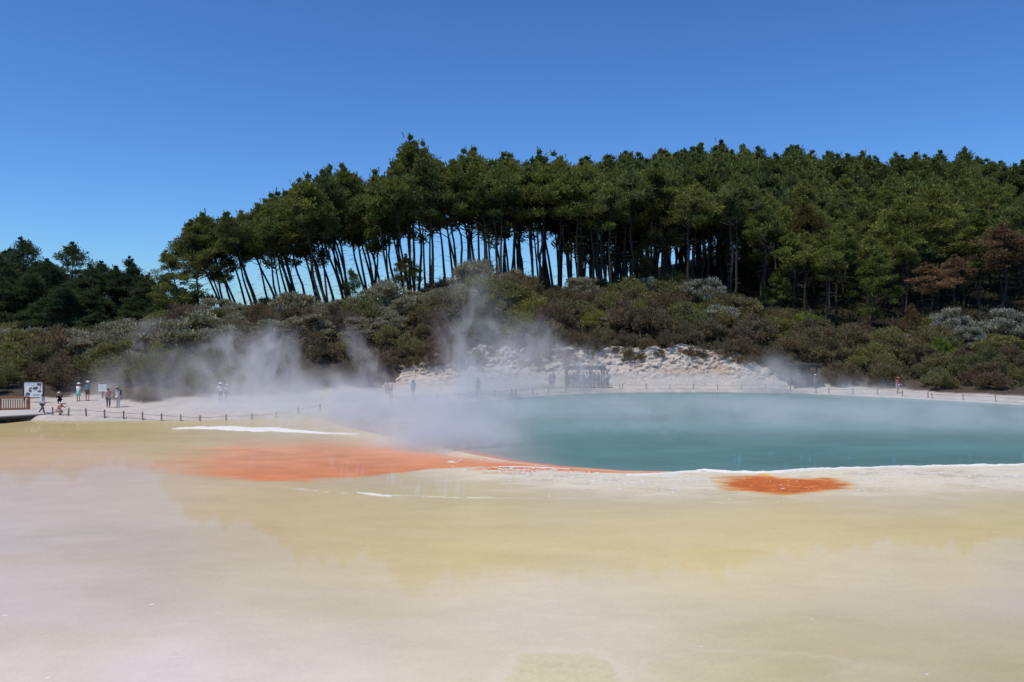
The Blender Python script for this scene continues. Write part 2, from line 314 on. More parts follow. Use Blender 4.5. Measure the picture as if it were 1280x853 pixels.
    gl = sst(690, 520, pxx - (py - 520) * .8) ; tl = tl * (1 - gl[..., None]) + lin((160,152,148)) * gl[..., None]
    eg = sst(0, 1, (near - py) / np.interp(pxx, [380, 560, 640, 720, 840], [14, 9, 4, 2.0, .8])); 
    base = np.where((pxx < 860)[..., None], lin((200,140,116)) * np.ones(3), C)
    gb = sst(610, 540, pxx)[..., None]; base = base * (1 - gb) + lin((172,156,148)) * gb
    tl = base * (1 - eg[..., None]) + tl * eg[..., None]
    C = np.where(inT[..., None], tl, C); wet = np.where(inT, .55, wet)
    # white shelf left of the steam is a mesh of its own; darker shallow behind it
    C = np.where(inT[..., None], C, C * np.array([1.08, 1.02, .95])); return np.clip(C * .99, 0, 1), wet, inT
Aw = np.concatenate([np.linspace(-2.6, -.72, 40)[:-1], np.linspace(-.72, .72, 900), np.linspace(.72, 2.6, 40)[1:]])
pyr = np.concatenate([np.linspace(484, 640, 330), np.linspace(641, 900, 200), np.geomspace(905, 2400, 40)]); Dw = CAMZ * F / (pyr - HOR)
AW, DW = np.meshgrid(Aw, Dw); XW = AW * DW; YW = DW
Cw, wet, inT = field(XW.ravel(), YW.ravel())
iw = np.arange(AW.size).reshape(AW.shape); FW = np.stack([iw[1:,:-1], iw[1:,1:], iw[:-1,1:], iw[:-1,:-1]], -1).reshape(-1,4)
VW = np.stack([XW, YW, XW*0], -1).reshape(-1,3)
tf = inT[FW].sum(1) >= 3
mt, t, o_ = nt('pool_water')
at = nd(t, 'ShaderNodeAttribute', attribute_name='shade'); g = nd(t, 'ShaderNodeNewGeometry')
df = nd(t, 'ShaderNodeBsdfDiffuse'); gs = nd(t, 'ShaderNodeBsdfGlossy', Roughness=.03); fr = nd(t, 'ShaderNodeFresnel', IOR=1.33); ms = nd(t, 'ShaderNodeMixShader')
mp = nd(t, 'ShaderNodeMapping'); mp.inputs['Scale'].default_value = (1, 2.2, 1); t.links.new(g.outputs['Position'], mp.inputs[0])
n_ = nd(t, 'ShaderNodeTexNoise', Scale=7.0, Detail=9.0, Roughness=.72); t.links.new(mp.outputs[0], n_.inputs['Vector'])
mr = nd(t, 'ShaderNodeMapRange'); mr.inputs['From Min'].default_value=.3; mr.inputs['From Max'].default_value=.7; mr.inputs['To Min'].default_value = .92; mr.inputs['To Max'].default_value = 1.07; t.links.new(n_.outputs['Fac'], mr.inputs['Value'])
v_ = nd(t, 'ShaderNodeVectorMath', operation='SCALE'); t.links.new(at.outputs['Color'], v_.inputs[0]); t.links.new(mr.outputs[0], v_.inputs['Scale']); t.links.new(v_.outputs[0], df.inputs[0])
n2_ = nd(t, 'ShaderNodeTexNoise', Scale=2.0, Detail=3.0); t.links.new(g.outputs['Position'], n2_.inputs['Vector'])
bp = nd(t, 'ShaderNodeBump', Strength=.05, Distance=.02); t.links.new(n2_.outputs['Fac'], bp.inputs['Height']); t.links.new(bp.outputs[0], gs.inputs['Normal']); t.links.new(bp.outputs[0], fr.inputs['Normal'])
mm = nd(t, 'ShaderNodeMath', operation='MULTIPLY'); t.links.new(fr.outputs[0], mm.inputs[0]); t.links.new(at.outputs['Alpha'], mm.inputs[1])
t.links.new(mm.outputs[0], ms.inputs[0]); t.links.new(df.outputs[0], ms.inputs[1]); t.links.new(gs.outputs[0], ms.inputs[2]); t.links.new(ms.outputs[0], o_.inputs[0]); M_WATER = mt
for nm, sel, lb in (('shallow_pool', ~tf, 'wide shallow milky pool stained yellow and orange'), ('steaming_pool', tf, 'deep teal steaming pool')):
    f = FW[sel]; un, inv = np.unique(f.ravel(), return_inverse=True)
    sh = np.concatenate([Cw[un], wet[un][:, None] * .78], 1)
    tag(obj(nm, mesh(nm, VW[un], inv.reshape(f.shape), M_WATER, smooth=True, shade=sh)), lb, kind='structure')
# ------------------------------------------------------------------ raised sinter shelves and rim
M_SINTER = simple('sinter_crust', (.66,.64,.60), .85, .16, 3.0, .15)
M_GROUNDCRUST = simple('shore_crust', (.44,.40,.33), .9, .2, 3.0, .1)
M_SINTERW = simple('white_sinter', (.74,.71,.66), .85, .10, 3.0, .15)
def shelf(name, line, hw, hh, m, lb, n=260, seed=0, k=13):
    """ribbon crust: line = photo points of its centre on the water, hw = half depth in m, hh = height"""
    L = np.array([gnd(a, b)[:2] for a, b in line]); s = np.concatenate([[0], np.cumsum(np.hypot(*np.diff(L, axis=0).T))]); u = np.linspace(0, s[-1], n)
    cx = np.interp(u, s, L[:,0]); cy = np.interp(u, s, L[:,1]); uu = u / s[-1]
    hwv = np.interp(uu, np.linspace(0,1,len(hw)), hw) * (.6 + .9 * fbm(cx*1.2, cy*0, o=4, s=seed))
    vv = np.linspace(-1, 1, k); U, Vv = np.meshgrid(np.arange(n), vv, indexing='ij')
    Xs = cx[U]; Ys = cy[U] + hwv[U] * Vv + (fbm(cx[U]*.9, Vv*0, o=4, s=seed+3) - .5) * hwv[U] * 1.2
    Zs_ = hh * (1 - np.abs(Vv)**2.5) * (.35 + 1.1 * fbm(Xs*2.2, Ys*3, o=4, s=seed+5)) - .012
    i3 = np.arange(n*k).reshape(n, k); f3 = np.stack([i3[:-1,:-1], i3[1:,:-1], i3[1:,1:], i3[:-1,1:]], -1).reshape(-1,4)
    return tag(obj(name, mesh(name, np.stack([Xs, Ys, Zs_], -1).reshape(-1,3), f3, m, smooth=True)), lb, kind='structure')
shelf('sinter_rim', [(782,594.5),(830,593.5),(858,590.5),(880,588.5),(905,590),(940,591.3),(975,590.3),(1000,588),(1040,586.5),(1100,585),(1160,583.5),(1220,582.3),(1300,581),(1600,580),(2000,586)], [.08,.22,.12,.12,.14,.2,.18,.2,.2], .10, M_SINTERW, 'white crusted rim along the near edge of the teal pool', 1100, 5)
shelf('sinter_shelf', [(214,537),(240,535.5),(290,535.5),(340,537.5),(375,540),(410,542),(450,544)], [.02,.6,1.2,1.1,.8,.35,.1,.01], .10, M_SINTERW, 'bright white sinter shelf left of the steam', 420, 15)
shelf('sinter_shelf', [(625,584),(655,583.5),(690,585.5),(712,587)], [.03,.10,.08,.03], .05, M_SINTER, 'thin pale crust among the orange runs', 160, 25)
shelf('sinter_shelf', [(446,616),(462,617.5),(476,619.5),(490,621)], [.02,.05,.08,.02], .06, M_SINTER, 'small white crust specks on the flat', 120, 35)
shelf('shore_crust', [(64,526.4),(80,526.2),(110,526),(180,525.8),(245,525.3),(300,523)], [.1,.3,.3,.3,.3,.2,.1], .07, M_GROUNDCRUST, 'pale crust edging the far left shore', 420, 45)
# loose flakes and chips of crust on the drying flat: real little plates nobody could count
n = 5200; r = np.random.default_rng(5); fx = r.uniform(560, 1330, n); fy = np.interp(fx, T_NR[:,0], T_NR[:,1]) + 4 + np.abs(r.normal(0, 10, n)); far_ = r.random(n) < .006
fy = np.where(far_, r.uniform(600, 853, n), fy); fx = np.where(far_, r.uniform(0, 1280, n), fx); fy = np.where(fx < 560, np.maximum(fy, 604 + r.random(n) * 22), fy)
FD = CAMZ * F / (fy - HOR); FX = (fx - 640) / F * FD; keep = (vnoise(FX*.5, FD*1.0, 0, 7) * r.random(n) > .22) & ~((fx > 890) & (fx < 1072) & (fy < 622) & (r.random(n) < .93)); FX, FD = FX[keep], FD[keep]; n = len(FX)
sz = r.gamma(2.0, .011, n) + .012; an_ = r.random(n) * 6.283; Pk = []
for k in range(5):
    a_ = an_ + k * 1.2566; rr = sz * r.uniform(.6, 1.3, n); Pk.append(np.stack([FX + rr*1.8*np.cos(a_), FD + rr*np.sin(a_), np.full(n, .004)], 1))
top = np.stack([FX, FD, .008 + sz * .35], 1); Vf = np.concatenate(Pk + [top]); Ff = np.concatenate([np.stack([np.arange(n) + k*n, np.arange(n) + ((k+1)%5)*n, np.arange(n) + 5*n], 1) for k in range(5)])
tag(obj('crust_flakes', mesh('crust_flakes', Vf, Ff, M_SINTER)), 'tiny pale crust flakes scattered on the flat below the white rim', 'crust flakes', kind='stuff')
# ------------------------------------------------------------------ plants
def quads(C, Nrm, Ln, Wd, T):
    """leaf quads at centres C, pointing along T, widths across a random side"""
    S = np.cross(T, Nrm); S /= (np.linalg.norm(S, axis=1, keepdims=True) + 1e-9)
    a = T * Ln[:, None] / 2; b = S * Wd[:, None] / 2
    P = np.stack([C - a - b*.5, C - a + b*.5, C + a + b, C + a - b], 1).reshape(-1, 3)
    return P, np.arange(len(P)).reshape(-1, 4)
def unit(n, r):
    v = r.normal(size=(n, 3)); return v / np.linalg.norm(v, axis=1, keepdims=True)
def leafmass(centres, rads, per, ln, wd, r, up=.5, flat=.75, flower=0.0, topshade=.35):
    n = len(centres) * per; ci = np.repeat(np.arange(len(centres)), per)
    d = unit(n, r); d[:,2] = d[:,2] * .9 + .12
    rr = rads[ci] * (r.random(n) ** .45) * (.8 + .4 * r.random(n))
    P = centres[ci] + d * rr[:, None] * np.array([1, 1, flat])
    T = d + r.normal(size=(n, 3)) * .45; T[:,2] += up; T /= np.linalg.norm(T, axis=1, keepdims=True)
    N = unit(n, r); L = ln * (.6 + .8 * r.random(n)); W = wd * (.6 + .8 * r.random(n))
    Vq, Fq = quads(P, N, L, W, T)
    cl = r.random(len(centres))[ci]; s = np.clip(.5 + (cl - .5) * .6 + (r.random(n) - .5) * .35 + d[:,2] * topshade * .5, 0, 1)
    fl = (r.random(n) < flower * np.clip(d[:,2] * 1.5 + .35, 0, 1)) * r.uniform(.45, 1, n)
    return Vq, Fq, np.repeat(np.stack([s, fl], 1), 4, 0)
def pine_variant(k, kind):
    r = np.random.default_rng(100 + k); H = 20.0
    bend = r.normal(0, .5, 2); wig = r.normal(0, .22, (7, 2)); wig[0] = 0
    def axis(u):
        b = bend * u**2; ww = np.array([np.interp(u, np.linspace(0,1,7), wig[:,q]) for q in (0,1)]); return np.array([b[0]+ww[0], b[1]+ww[1], u*H])
    if kind == 'tall':   lo, R0, nb = r.uniform(.57,.73), r.uniform(2.7,3.7), 34
    elif kind == 'broad': lo, R0, nb = r.uniform(.34,.46), r.uniform(4.3,5.0), 60
    elif kind == 'dense': lo, R0, nb = .12, r.uniform(3.6,4.4), 84
    elif kind == 'low':  lo, R0, nb = .22, r.uniform(4.4,5.2), 70
    cs = []; 
    for q in range(nb):
        u = lo + (1 - lo) * r.random() ** .8; f = (u - lo) / (1 - lo)
        prof_ = (math.sin(math.pi * min(1, .18 + f * .86)) ** .75) * (1.0 if kind != 'dense' else .55 + .45 * (1 - f)) 
        if kind == 'dense': prof_ = (1 - f) ** .7 * .9 + .12
        a = r.random() * 6.283; rr = R0 * prof_ * (.35 + .75 * r.random() ** .6)
        c0 = axis(u); cs.append((c0[0] + rr * math.cos(a), c0[1] + rr * math.sin(a), c0[2] + rr * .12, u))
    for q in range(5): c0 = axis(.93 + .018 * q); cs.append((c0[0] + r.normal(0,.3), c0[1] + r.normal(0,.3), c0[2] + .25 * q, 1))
    cs = np.array(cs); rad = r.uniform(.85, 1.65, len(cs)) * (1.08 if kind in ('broad','low','dense') else 1); rad[-5:] = [.8,.65,.5,.42,.34]
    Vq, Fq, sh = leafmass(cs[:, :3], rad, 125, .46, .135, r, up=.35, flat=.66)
    # candles: narrow upright shoots along the top that give the spiky outline
    top = cs[np.argsort(-cs[:,2])[:26]]; n = len(top) * 2; ci = np.repeat(np.arange(len(top)), 2)
    P = top[ci, :3] + r.normal(0, .34, (n, 3)) * [1,1,.3]; P[:,2] += .22
    T = np.tile([0,0,1.0], (n,1)) + r.normal(0,.18,(n,3)); T /= np.linalg.norm(T,axis=1,keepdims=True)
    V2, F2 = quads(P, unit(n, r), np.full(n, .7), np.full(n, .2), T); F2 = F2 + len(Vq); s2 = np.repeat(np.stack([r.uniform(.4,1,n), np.zeros(n)],1),4,0)
    V_, F_, S_ = np.concatenate([Vq, V2]), np.concatenate([Fq, F2]), np.concatenate([sh, s2])
    tb = MB(); us = np.linspace(0, .97, 12)
    tb.tube([axis(u) - (np.array([0,0,.6]) if u == 0 else 0) for u in us], [.255 * (1 - .82 * u) + (.07 if u == 0 else 0) for u in us], 7)
    for q in r.choice(len(cs) - 5, min(22, len(cs) - 5), replace=False):
        c_ = cs[q]; u0 = max(.15, c_[3] - .07); a0 = axis(u0); mid = (a0 + c_[:3]) / 2 + [0, 0, -.15]; tb.tube([a0, mid, c_[:3]], [.075, .05, .02], 4)
    db = MB()
    for q in range(16):
        u0 = r.uniform(.16, lo + .05) if kind != 'dense' else r.uniform(.1, .5); a0 = axis(u0); a = r.random() * 6.283; l = r.uniform(.5, 2.0)
        e = a0 + [l * math.cos(a), l * math.sin(a), l * r.uniform(-.3, .5)]; db.tube([a0, (a0+e)/2 + [0,0,.08], e], [.035,.025,.01], 3)
    return (V_, F_, S_), (tb, db)
VAR = {}; ARR = {}; FAR = []
def get_variants(kind, n, k0, mats):
    for k in range(n):
        (V_, F_, S_), (tb, db) = pine_variant(k0 + k, kind)
        tr = mesh('trunk', tb.V + db.V, tb.F + [tuple(i + len(tb.V) for i in f) for f in db.F], [M_BARK, M_DEADWOOD], mi=[0]*len(tb.F) + [1]*len(db.F), smooth=True)
        for mk, mm_ in mats.items():
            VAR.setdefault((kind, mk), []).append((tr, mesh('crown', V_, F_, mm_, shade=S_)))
        ARR[tr] = (np.array(tb.V), [f for f in tb.F if len(f) == 4], V_, F_, S_)
get_variants('tall', 8, 0, {'pine': M_PINE, 'rust': M_RUST, 'lime': M_OLIVEPINE}); get_variants('broad', 6, 20, {'pine': M_PINE, 'dark': M_DARKPINE, 'lime': M_OLIVEPINE, 'rust': M_RUST, 'olive': M_OLIVEPINE})
get_variants('dense', 4, 40, {'dark': M_DARKPINE, 'pine': M_PINE}); get_variants('low', 3, 60, {'pine': M_PINE, 'dark': M_DARKPINE, 'rust': M_RUST, 'lime': M_OLIVEPINE})
PINES = []
def pine(x, y, H, kind='tall', mk='pine', lean=0.0, leany=0.0, label='', group='', wid=1.0):
    z = float(hgt(x, y)[0]); tr, cr = random.choice(VAR[(kind, mk)])
    if label == 'FAR':
        tV, tF, cV, cF, cS = ARR[tr]; H *= .965; s = H / 20.0; sw = s ** .6 * wid; a = random.uniform(0, 6.28); ca, sa = math.cos(a), math.sin(a)
        Rm = np.array([[ca,-sa,0],[sa,ca,0],[0,0,1]]).T; q = random.random()
        def X_(P_): P_ = (P_ * [sw, sw, s]) @ Rm; P_[:,0] += P_[:,2] * math.tan(lean); return P_ + [x, y, z - .2]
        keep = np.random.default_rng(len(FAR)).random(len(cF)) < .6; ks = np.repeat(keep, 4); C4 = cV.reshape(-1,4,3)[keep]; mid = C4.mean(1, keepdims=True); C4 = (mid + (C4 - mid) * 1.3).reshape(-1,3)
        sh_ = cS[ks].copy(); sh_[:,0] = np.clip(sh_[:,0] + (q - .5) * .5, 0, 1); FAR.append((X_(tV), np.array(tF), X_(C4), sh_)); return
    o = bpy.data.objects.new('pine_tree', None); COL.objects.link(o); o.empty_display_size = .5
    H *= .965; s = H / 20.0; o.location = (x, y, z - .2); o.rotation_euler = (leany, lean, 0)
    sw = s ** .6 * wid
    q = obj('trunk', tr, o); q.rotation_euler = (0, 0, random.uniform(0, 6.28)); q.scale = (sw, sw, s)
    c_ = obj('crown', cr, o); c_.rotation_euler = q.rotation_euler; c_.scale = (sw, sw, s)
    tag(o, label, 'pine tree', group); PINES.append(o); return o
SKY = np.array([(-60,315),(0,310),(30,300),(60,318),(85,306),(110,330),(130,325),(160,325),(185,345),(205,345),(225,300),(245,272),(280,266),(310,250),(350,240),(385,228),(400,218),(430,205),(480,204),(505,198),(520,180),(540,182),(560,196),(600,185),(650,190),(700,190),(735,200),(770,182),(820,188),(850,176),(900,174),(950,180),(1000,186),(1050,190),(1100,197),(1150,190),(1200,188),(1250,200),(1290,204),(1400,205)], float)
def ztop(px, D, py): return CAMZ + (HOR - py) / F * D
def scatter(n, f, mind, tries=6000):
    P = []
    for _ in range(tries):
        p_ = f()
        if p_ is None: continue
        if all((p_[0]-q[0])**2 + (p_[1]-q[1])**2 > mind**2 for q in P):
            P.append(p_)
            if len(P) >= n: break
    return P
ORD = ['first','second','third','fourth','fifth','sixth','seventh','eighth','ninth','tenth','eleventh','twelfth','thirteenth','fourteenth','fifteenth','sixteenth']
# --- ridge row, leaning, sky between the trunks
def f_ridge():
    px = random.uniform(252, 790); D = random.uniform(127, 155) if px > 330 else random.uniform(126, 140)
    return (pos(px, D), D, px)
ridge = scatter(90, f_ridge, 2.3)
rl = []
for x, y, px in ridge:
    back = (y - 127) / 28; yt = np.interp(px, SKY[:,0], SKY[:,1]) + random.uniform(-2, 22) + (4 if back < .3 else 0)
    leandeg = np.interp(px, [250, 330, 420, 520, 620, 790], [-20, -17, -12, -7, -3, -1]) + random.gauss(0, 2.5)
    H = ztop(px, y, yt) - float(hgt(x, y)[0]); H = min(max(H, 11), 31) / math.cos(R(leandeg))
    xb = x - math.tan(R(leandeg)) * H * .55            # the crown, not the foot, sits at px
    z = float(hgt(xb, y)[0]); H = (ztop(px, y, yt) - z) / math.cos(R(leandeg)) * .985
    rl.append((xb / y * F + 640, xb, y, H, leandeg))
rl.sort()
for sec, (a, b, txt) in enumerate([(0, 330, 'leaning pine at the left end of the ridge, bare trunk against the sky'), (330, 420, 'leaning bare trunked pine above the left steam bank, sky between trunks'), (420, 520, 'slightly leaning pine above the thin diagonal steam wisp, sky behind'),
        (520, 610, 'tall straight pine on the ridge above the turquoise shirted walker'), (610, 700, 'tall pine above the tall grey steam plume, sky gap between trunks'), (700, 900, 'tall pine on the dark ridge above the pergola shelter')]):
    S = [q for q in rl if a <= q[0] < b]
    for q in S: pine(q[1], q[2], q[3], 'tall', 'pine', R(q[4]), R(random.gauss(0, 1.5)), txt, f'ridge pines section {sec}: ' + txt)
# the leftmost big trees of the ridge with foliage low down
o = pine(pos(252, 128), 128, 17.0, 'low', 'pine', R(-9), 0, 'bushy pine at the left end of the ridge with foliage almost to the ground'); 
pine(pos(232, 126), 126, 12.5, 'low', 'pine', R(-12), 0, 'short bushy pine furthest down the left end of the ridge')
pine(pos(285, 132), 132, 19, 'broad', 'pine', R(-13), 0, 'wide crowned leaning pine beside the bushy pine at the ridge end')
pine(pos(522, 133), 133, 28.6, 'tall', 'pine', R(-2), 0, 'tallest pine of the ridge with an uneven pointed top above its neighbours', wid=.95); pine(pos(540, 134), 134, 28.0, 'tall', 'pine', R(-1), 0, 'second tallest ridge pine, narrow top just right of the tallest', wid=.75)
pine(pos(512, 128), 128, 9.8, 'broad', 'lime', R(-5), 0, 'small pine with one low yellow green crown before the bare trunks', wid=.8)
pine(pos(448, 127), 127, 8.5, 'broad', 'pine', R(-5), 0, 'young pine with a low crown between bare leaning trunks', wid=.6)
pine(pos(803, 130), 130, 9.5, 'broad', 'lime', R(0), 0, 'pale green young pine before the dark trunks above the silvery bush', wid=.72)
# --- right hand forest on the rising hill
FRT = np.array([(700,200),(760,205),(850,215),(910,222),(960,262),(1000,292),(1060,300),(1130,322),(1280,298),(1400,300)], float)
def f_hill():
    D = 124 + 92 * random.random() ** 1.15; px = random.uniform(745, 1345)
    if D < 134 and 1115 < px < 1330: return None
    if px < 800 and D > 175: return None
    return (pos(px, D), D, px)
hill = sorted(scatter(205, f_hill, 4.7, 16000), key=lambda q: q[1])
near_hill = set(hill[:122])
for x, y, px in hill:
    tt = min(1, (y - 124) / 80.0); r0 = float(hgt(x, y)[0])
    yt = np.interp(px, FRT[:,0], FRT[:,1]) * (1 - tt**.8) + np.interp(px, SKY[:,0], SKY[:,1]) * tt**.8 + random.uniform(-2, 22 * (1 - tt) + 7)
    H = min(max(ztop(px, y, yt) - r0, 9), 29)
    kind = 'tall' if y < 145 else random.choice(['broad','broad','tall','low'])
    if y < 140 and px <= 940: txt, gp = 'tall front pine over dark trunks right of the pergola shelter', 'tall front pines of the right wood'
    elif y < 140: txt, gp = ('pine in the front row of the dark wood above the right scrub' if px > 940 else 'tall front pine over dark trunks right of the pergola shelter'), 'front row pines of the right wood'
    elif y < 175: txt, gp = ('pine crown in the middle of the wooded hill on the right'), 'middle pines of the right wood'
    else: txt, gp = 'pine crown along the top of the wooded hill under the sky', 'top pines of the right wood'
    if (x, y, px) not in near_hill: txt = 'FAR'
    pine(x, y, H, kind, 'pine', R(random.gauss(0, 2)), R(random.gauss(0, 2)), txt, gp, wid=random.uniform(.95, 1.2))
for px, D, H, kd, mk, wd, lb in [(1165,121,12.0,'tall','rust',1.45,'rusty brown flat topped pine above the silvery bushes'), (1192,126,12.0,'tall','rust',1.15,'brown crowned pine just right of the flat topped rusty one'),
        (1255,124,16.5,'tall','rust',1.5,'tall rust brown pine near the right edge'), (1300,126,16,'tall','rust',1.4,'rust brown pine cut by the right edge'), (1225,138,17,'broad','pine',1.2,'green pine rising between the two rusty brown pines'),
        (832,134,22.0,'broad','olive',.85,'pine with a brownish olive crown in the tall wood'), (1008,139,18.5,'broad','olive',.9,'yellowing pine in the middle of the green wood'),
        (975,127,9.5,'low','pine',.7,'low green young pine at the foot of the wood'), (1090,126,13,'low','pine',.9,'full low pine before the dark wood'), (1140,118,6.0,'low','rust',.6,'small rusty young pine beside the silvery bushes'), (1130,140,20,'broad','pine',1.2,'green pine behind the flat topped rusty one'), (1170,142,20.5,'broad','pine',1.2,'green pine above the flat topped rusty one'), (1290,142,20,'broad','pine',1.2,'green pine behind the tall rust brown one')]:
    pine(pos(px, D), D, H, kd, mk, 0, 0, lb, wid=wd)
# deep wood behind the front rows of the ridge: trunks and crowns beyond counting
for x, y, px in scatter(66, lambda: (lambda D, px: (pos(px, D), D, px))(random.uniform(139, 176), random.uniform(350, 900)), 2.6):
    if px < 620 and random.random() < .45: continue
    yt = np.interp(px, SKY[:,0], SKY[:,1]) + random.uniform(12, 44); pine(x, y, min(36, ztop(px, y, yt) - float(hgt(x, y)[0])), 'tall', 'pine', R(np.interp(px, [300, 420, 600], [-12, -8, -1]) + random.gauss(0, 3)), 0, 'FAR', wid=1.0)
for x, y, px in scatter(34, lambda: (lambda D, px: (pos(px, D), D, px))(random.uniform(148, 186), random.uniform(715, 935)), 2.8):
    yt = np.interp(px, SKY[:,0], SKY[:,1]) + random.uniform(14, 46); pine(x, y, min(32, ztop(px, y, yt) - float(hgt(x, y)[0])), random.choice(['tall', 'broad']), 'pine', R(random.gauss(0, 3)), 0, 'FAR', wid=1.1)
Vs, Fs, Ss, off, mi_ = [], [], [], 0, []
for tV, tF, cV, sh_ in FAR:
    Vs += [tV, cV]; Fs += [tF + off, np.arange(len(cV)).reshape(-1,4) + off + len(tV)]; Ss += [np.full((len(tV), 2), .5), sh_]; off += len(tV) + len(cV); mi_ += [np.ones(len(tF), int), np.zeros(len(cV)//4, int)]
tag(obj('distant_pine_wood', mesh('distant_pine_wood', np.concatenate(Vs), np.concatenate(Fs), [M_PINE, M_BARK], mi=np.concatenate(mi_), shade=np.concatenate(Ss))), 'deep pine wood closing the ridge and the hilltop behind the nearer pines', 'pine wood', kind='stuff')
# --- dark stand on the left
for x, y, px in scatter(34, lambda: (lambda D, px: (pos(px, D), D, px))(random.uniform(126, 166), random.uniform(-70, 226)), 3.4):
    tt = (y - 128) / 44; sk = np.interp(px, SKY[:,0], SKY[:,1]); yt = sk * tt + (sk + 48) * (1 - tt) + random.uniform(-3, 14)
    z = float(hgt(x, y)[0]); pine(x, y, max(6, ztop(px, y, yt) - z), random.choice(['dense','low','low']), 'dark', 0, 0, 'dark blue green pine of the dense stand left of the ridge', 'dark pines left of the ridge', wid=random.uniform(1.1, 1.5))
for k_, (px, D, yt) in enumerate([(112,140,332),(128,146,328),(146,142,334),(172,144,332),(188,138,350),(203,142,346),(216,136,352),(100,134,345),(60,142,325),(10,140,322)]):
    z = float(hgt(pos(px, D), D)[0]); pine(pos(px, D), D, ztop(px, D, yt) - z, 'low', 'dark', 0, 0, 'dark blue green pine of the dense stand left of the ridge', 'dark pines left of the ridge', wid=1.15)
for px, D, yt, lb in [(30,150,299,'broad topped dark pine standing highest at the far left'), (88,152,305,'dark pine with a wide ragged top, second high one from the left'), (160,150,322,'slim dark pine rising alone before the ridge'), (190,146,343,'short dark pine in the dip left of the ridge')]:
    z = float(hgt(pos(px, D), D)[0]); pine(pos(px, D), D, ztop(px, D, yt) - z, 'broad' if D != 150 or px == 30 else 'dense', 'pine' if False else 'dark', 0, 0, lb, wid=1.0 if px < 100 else .7) if ('broad','dark') in VAR or px > 100 else pine(pos(px, D), D, ztop(px, D, yt) - z, 'dense', 'dark', 0, 0, lb, wid=1.25)
# --- shrubs
def shrub_variant(k, kind):
    r = np.random.default_rng(500 + k); n = 26 if kind != 'umbrella' else 30; cs = []
    for q in range(n):
        a = r.random() * 6.283; rr = (2.2 if kind == 'umbrella' else 2.0) * math.sqrt(r.random())
        if kind == 'umbrella':
            z = 3.1 * (1 - (rr / 3.4)**2) - r.random() * .5
            if r.random() < .25: z *= .6
        else:
            z = (2.9 * (1 - (rr / 2.6)**2)) * (.35 + .65 * r.random()) 
        cs.append((rr * math.cos(a), rr * math.sin(a), max(.3, z)))
    cs = np.array(cs); rad = r.uniform(.5, .95, n)
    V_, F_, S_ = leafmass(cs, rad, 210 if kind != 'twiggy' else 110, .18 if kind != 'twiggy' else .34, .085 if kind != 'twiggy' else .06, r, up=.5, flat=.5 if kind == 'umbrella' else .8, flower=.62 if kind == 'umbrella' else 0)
    tb = MB()
    for q in range(14):
        e = cs[r.integers(n)]; b = np.array([e[0]*.12, e[1]*.12, -.3]); tb.tube([b, (b + e) / 2 + [0,0,-.1], e], [.07,.05,.02], 4)
    return (V_, F_, S_), tb
SV = {}
for kind, n_v, k0, mats in (('round', 5, 0, {'olive': M_OLIVE, 'lime': M_LIME, 'brown': M_BROWN}), ('umbrella', 5, 20, {'flower': M_FLOWER, 'silver': M_SILVER, 'olive': M_OLIVE}), ('twiggy', 4, 40, {'brown': M_BROWN})):
    for k in range(n_v):
        (V_, F_, S_), tb = shrub_variant(k0 + k, kind); st = mesh('stem', tb.V, tb.F, M_STEM, smooth=True)
        for mk, mm_ in mats.items(): SV.setdefault((kind, mk), []).append((mesh('shrub', V_, F_, mm_, shade=S_), st))
def shrub(name, x, y, s, kind, mk, label, cat, group=None, zs=1.0, dz=0.0):
    fo, st = random.choice(SV[(kind, mk)]); z = float(hgt(x, y)[0])
    o = obj(name, fo, None, (x, y, z - .15 + dz)); o.rotation_euler = (random.gauss(0,.05), random.gauss(0,.05), random.uniform(0, 6.28)); o.scale = (s, s * random.uniform(.85,1.15), s * zs)
    obj('stem', st, o); return tag(o, label, cat, group)
LAND = [(-80,100,'behind the map sign'),(100,200,'behind the notice board'),(200,330,'above the left steam'),(330,440,'above the middle steam'),(440,530,'beside the hillside handrail'),(530,640,'around the tall plume'),(640,780,'above the pergola'),(780,960,'above the pale cliff'),(960,1080,'above the flat roofed shelter'),(1080,1180,'behind the red visitor'),(1180,1400,'near the right end')]
def land(px):
    for a, b, t_ in LAND:
        if a <= px < b: return t_
    return 'on the slope'
def f_sh():
    px = random.uniform(-50, 1330); u = random.random(); Ds, Zs = prof(np.array([px])); c_, r_ = Ds[0,5], Ds[0,7]
    lo = c_ + .6 if 480 < px < 985 else Ds[0,4] + 1.2
    D = lo + (r_ - lo + 1.5) * u
    if 90 < px < 235 and D < 81: return None
    return (pos(px, D), D, px, u)
TOT = 0
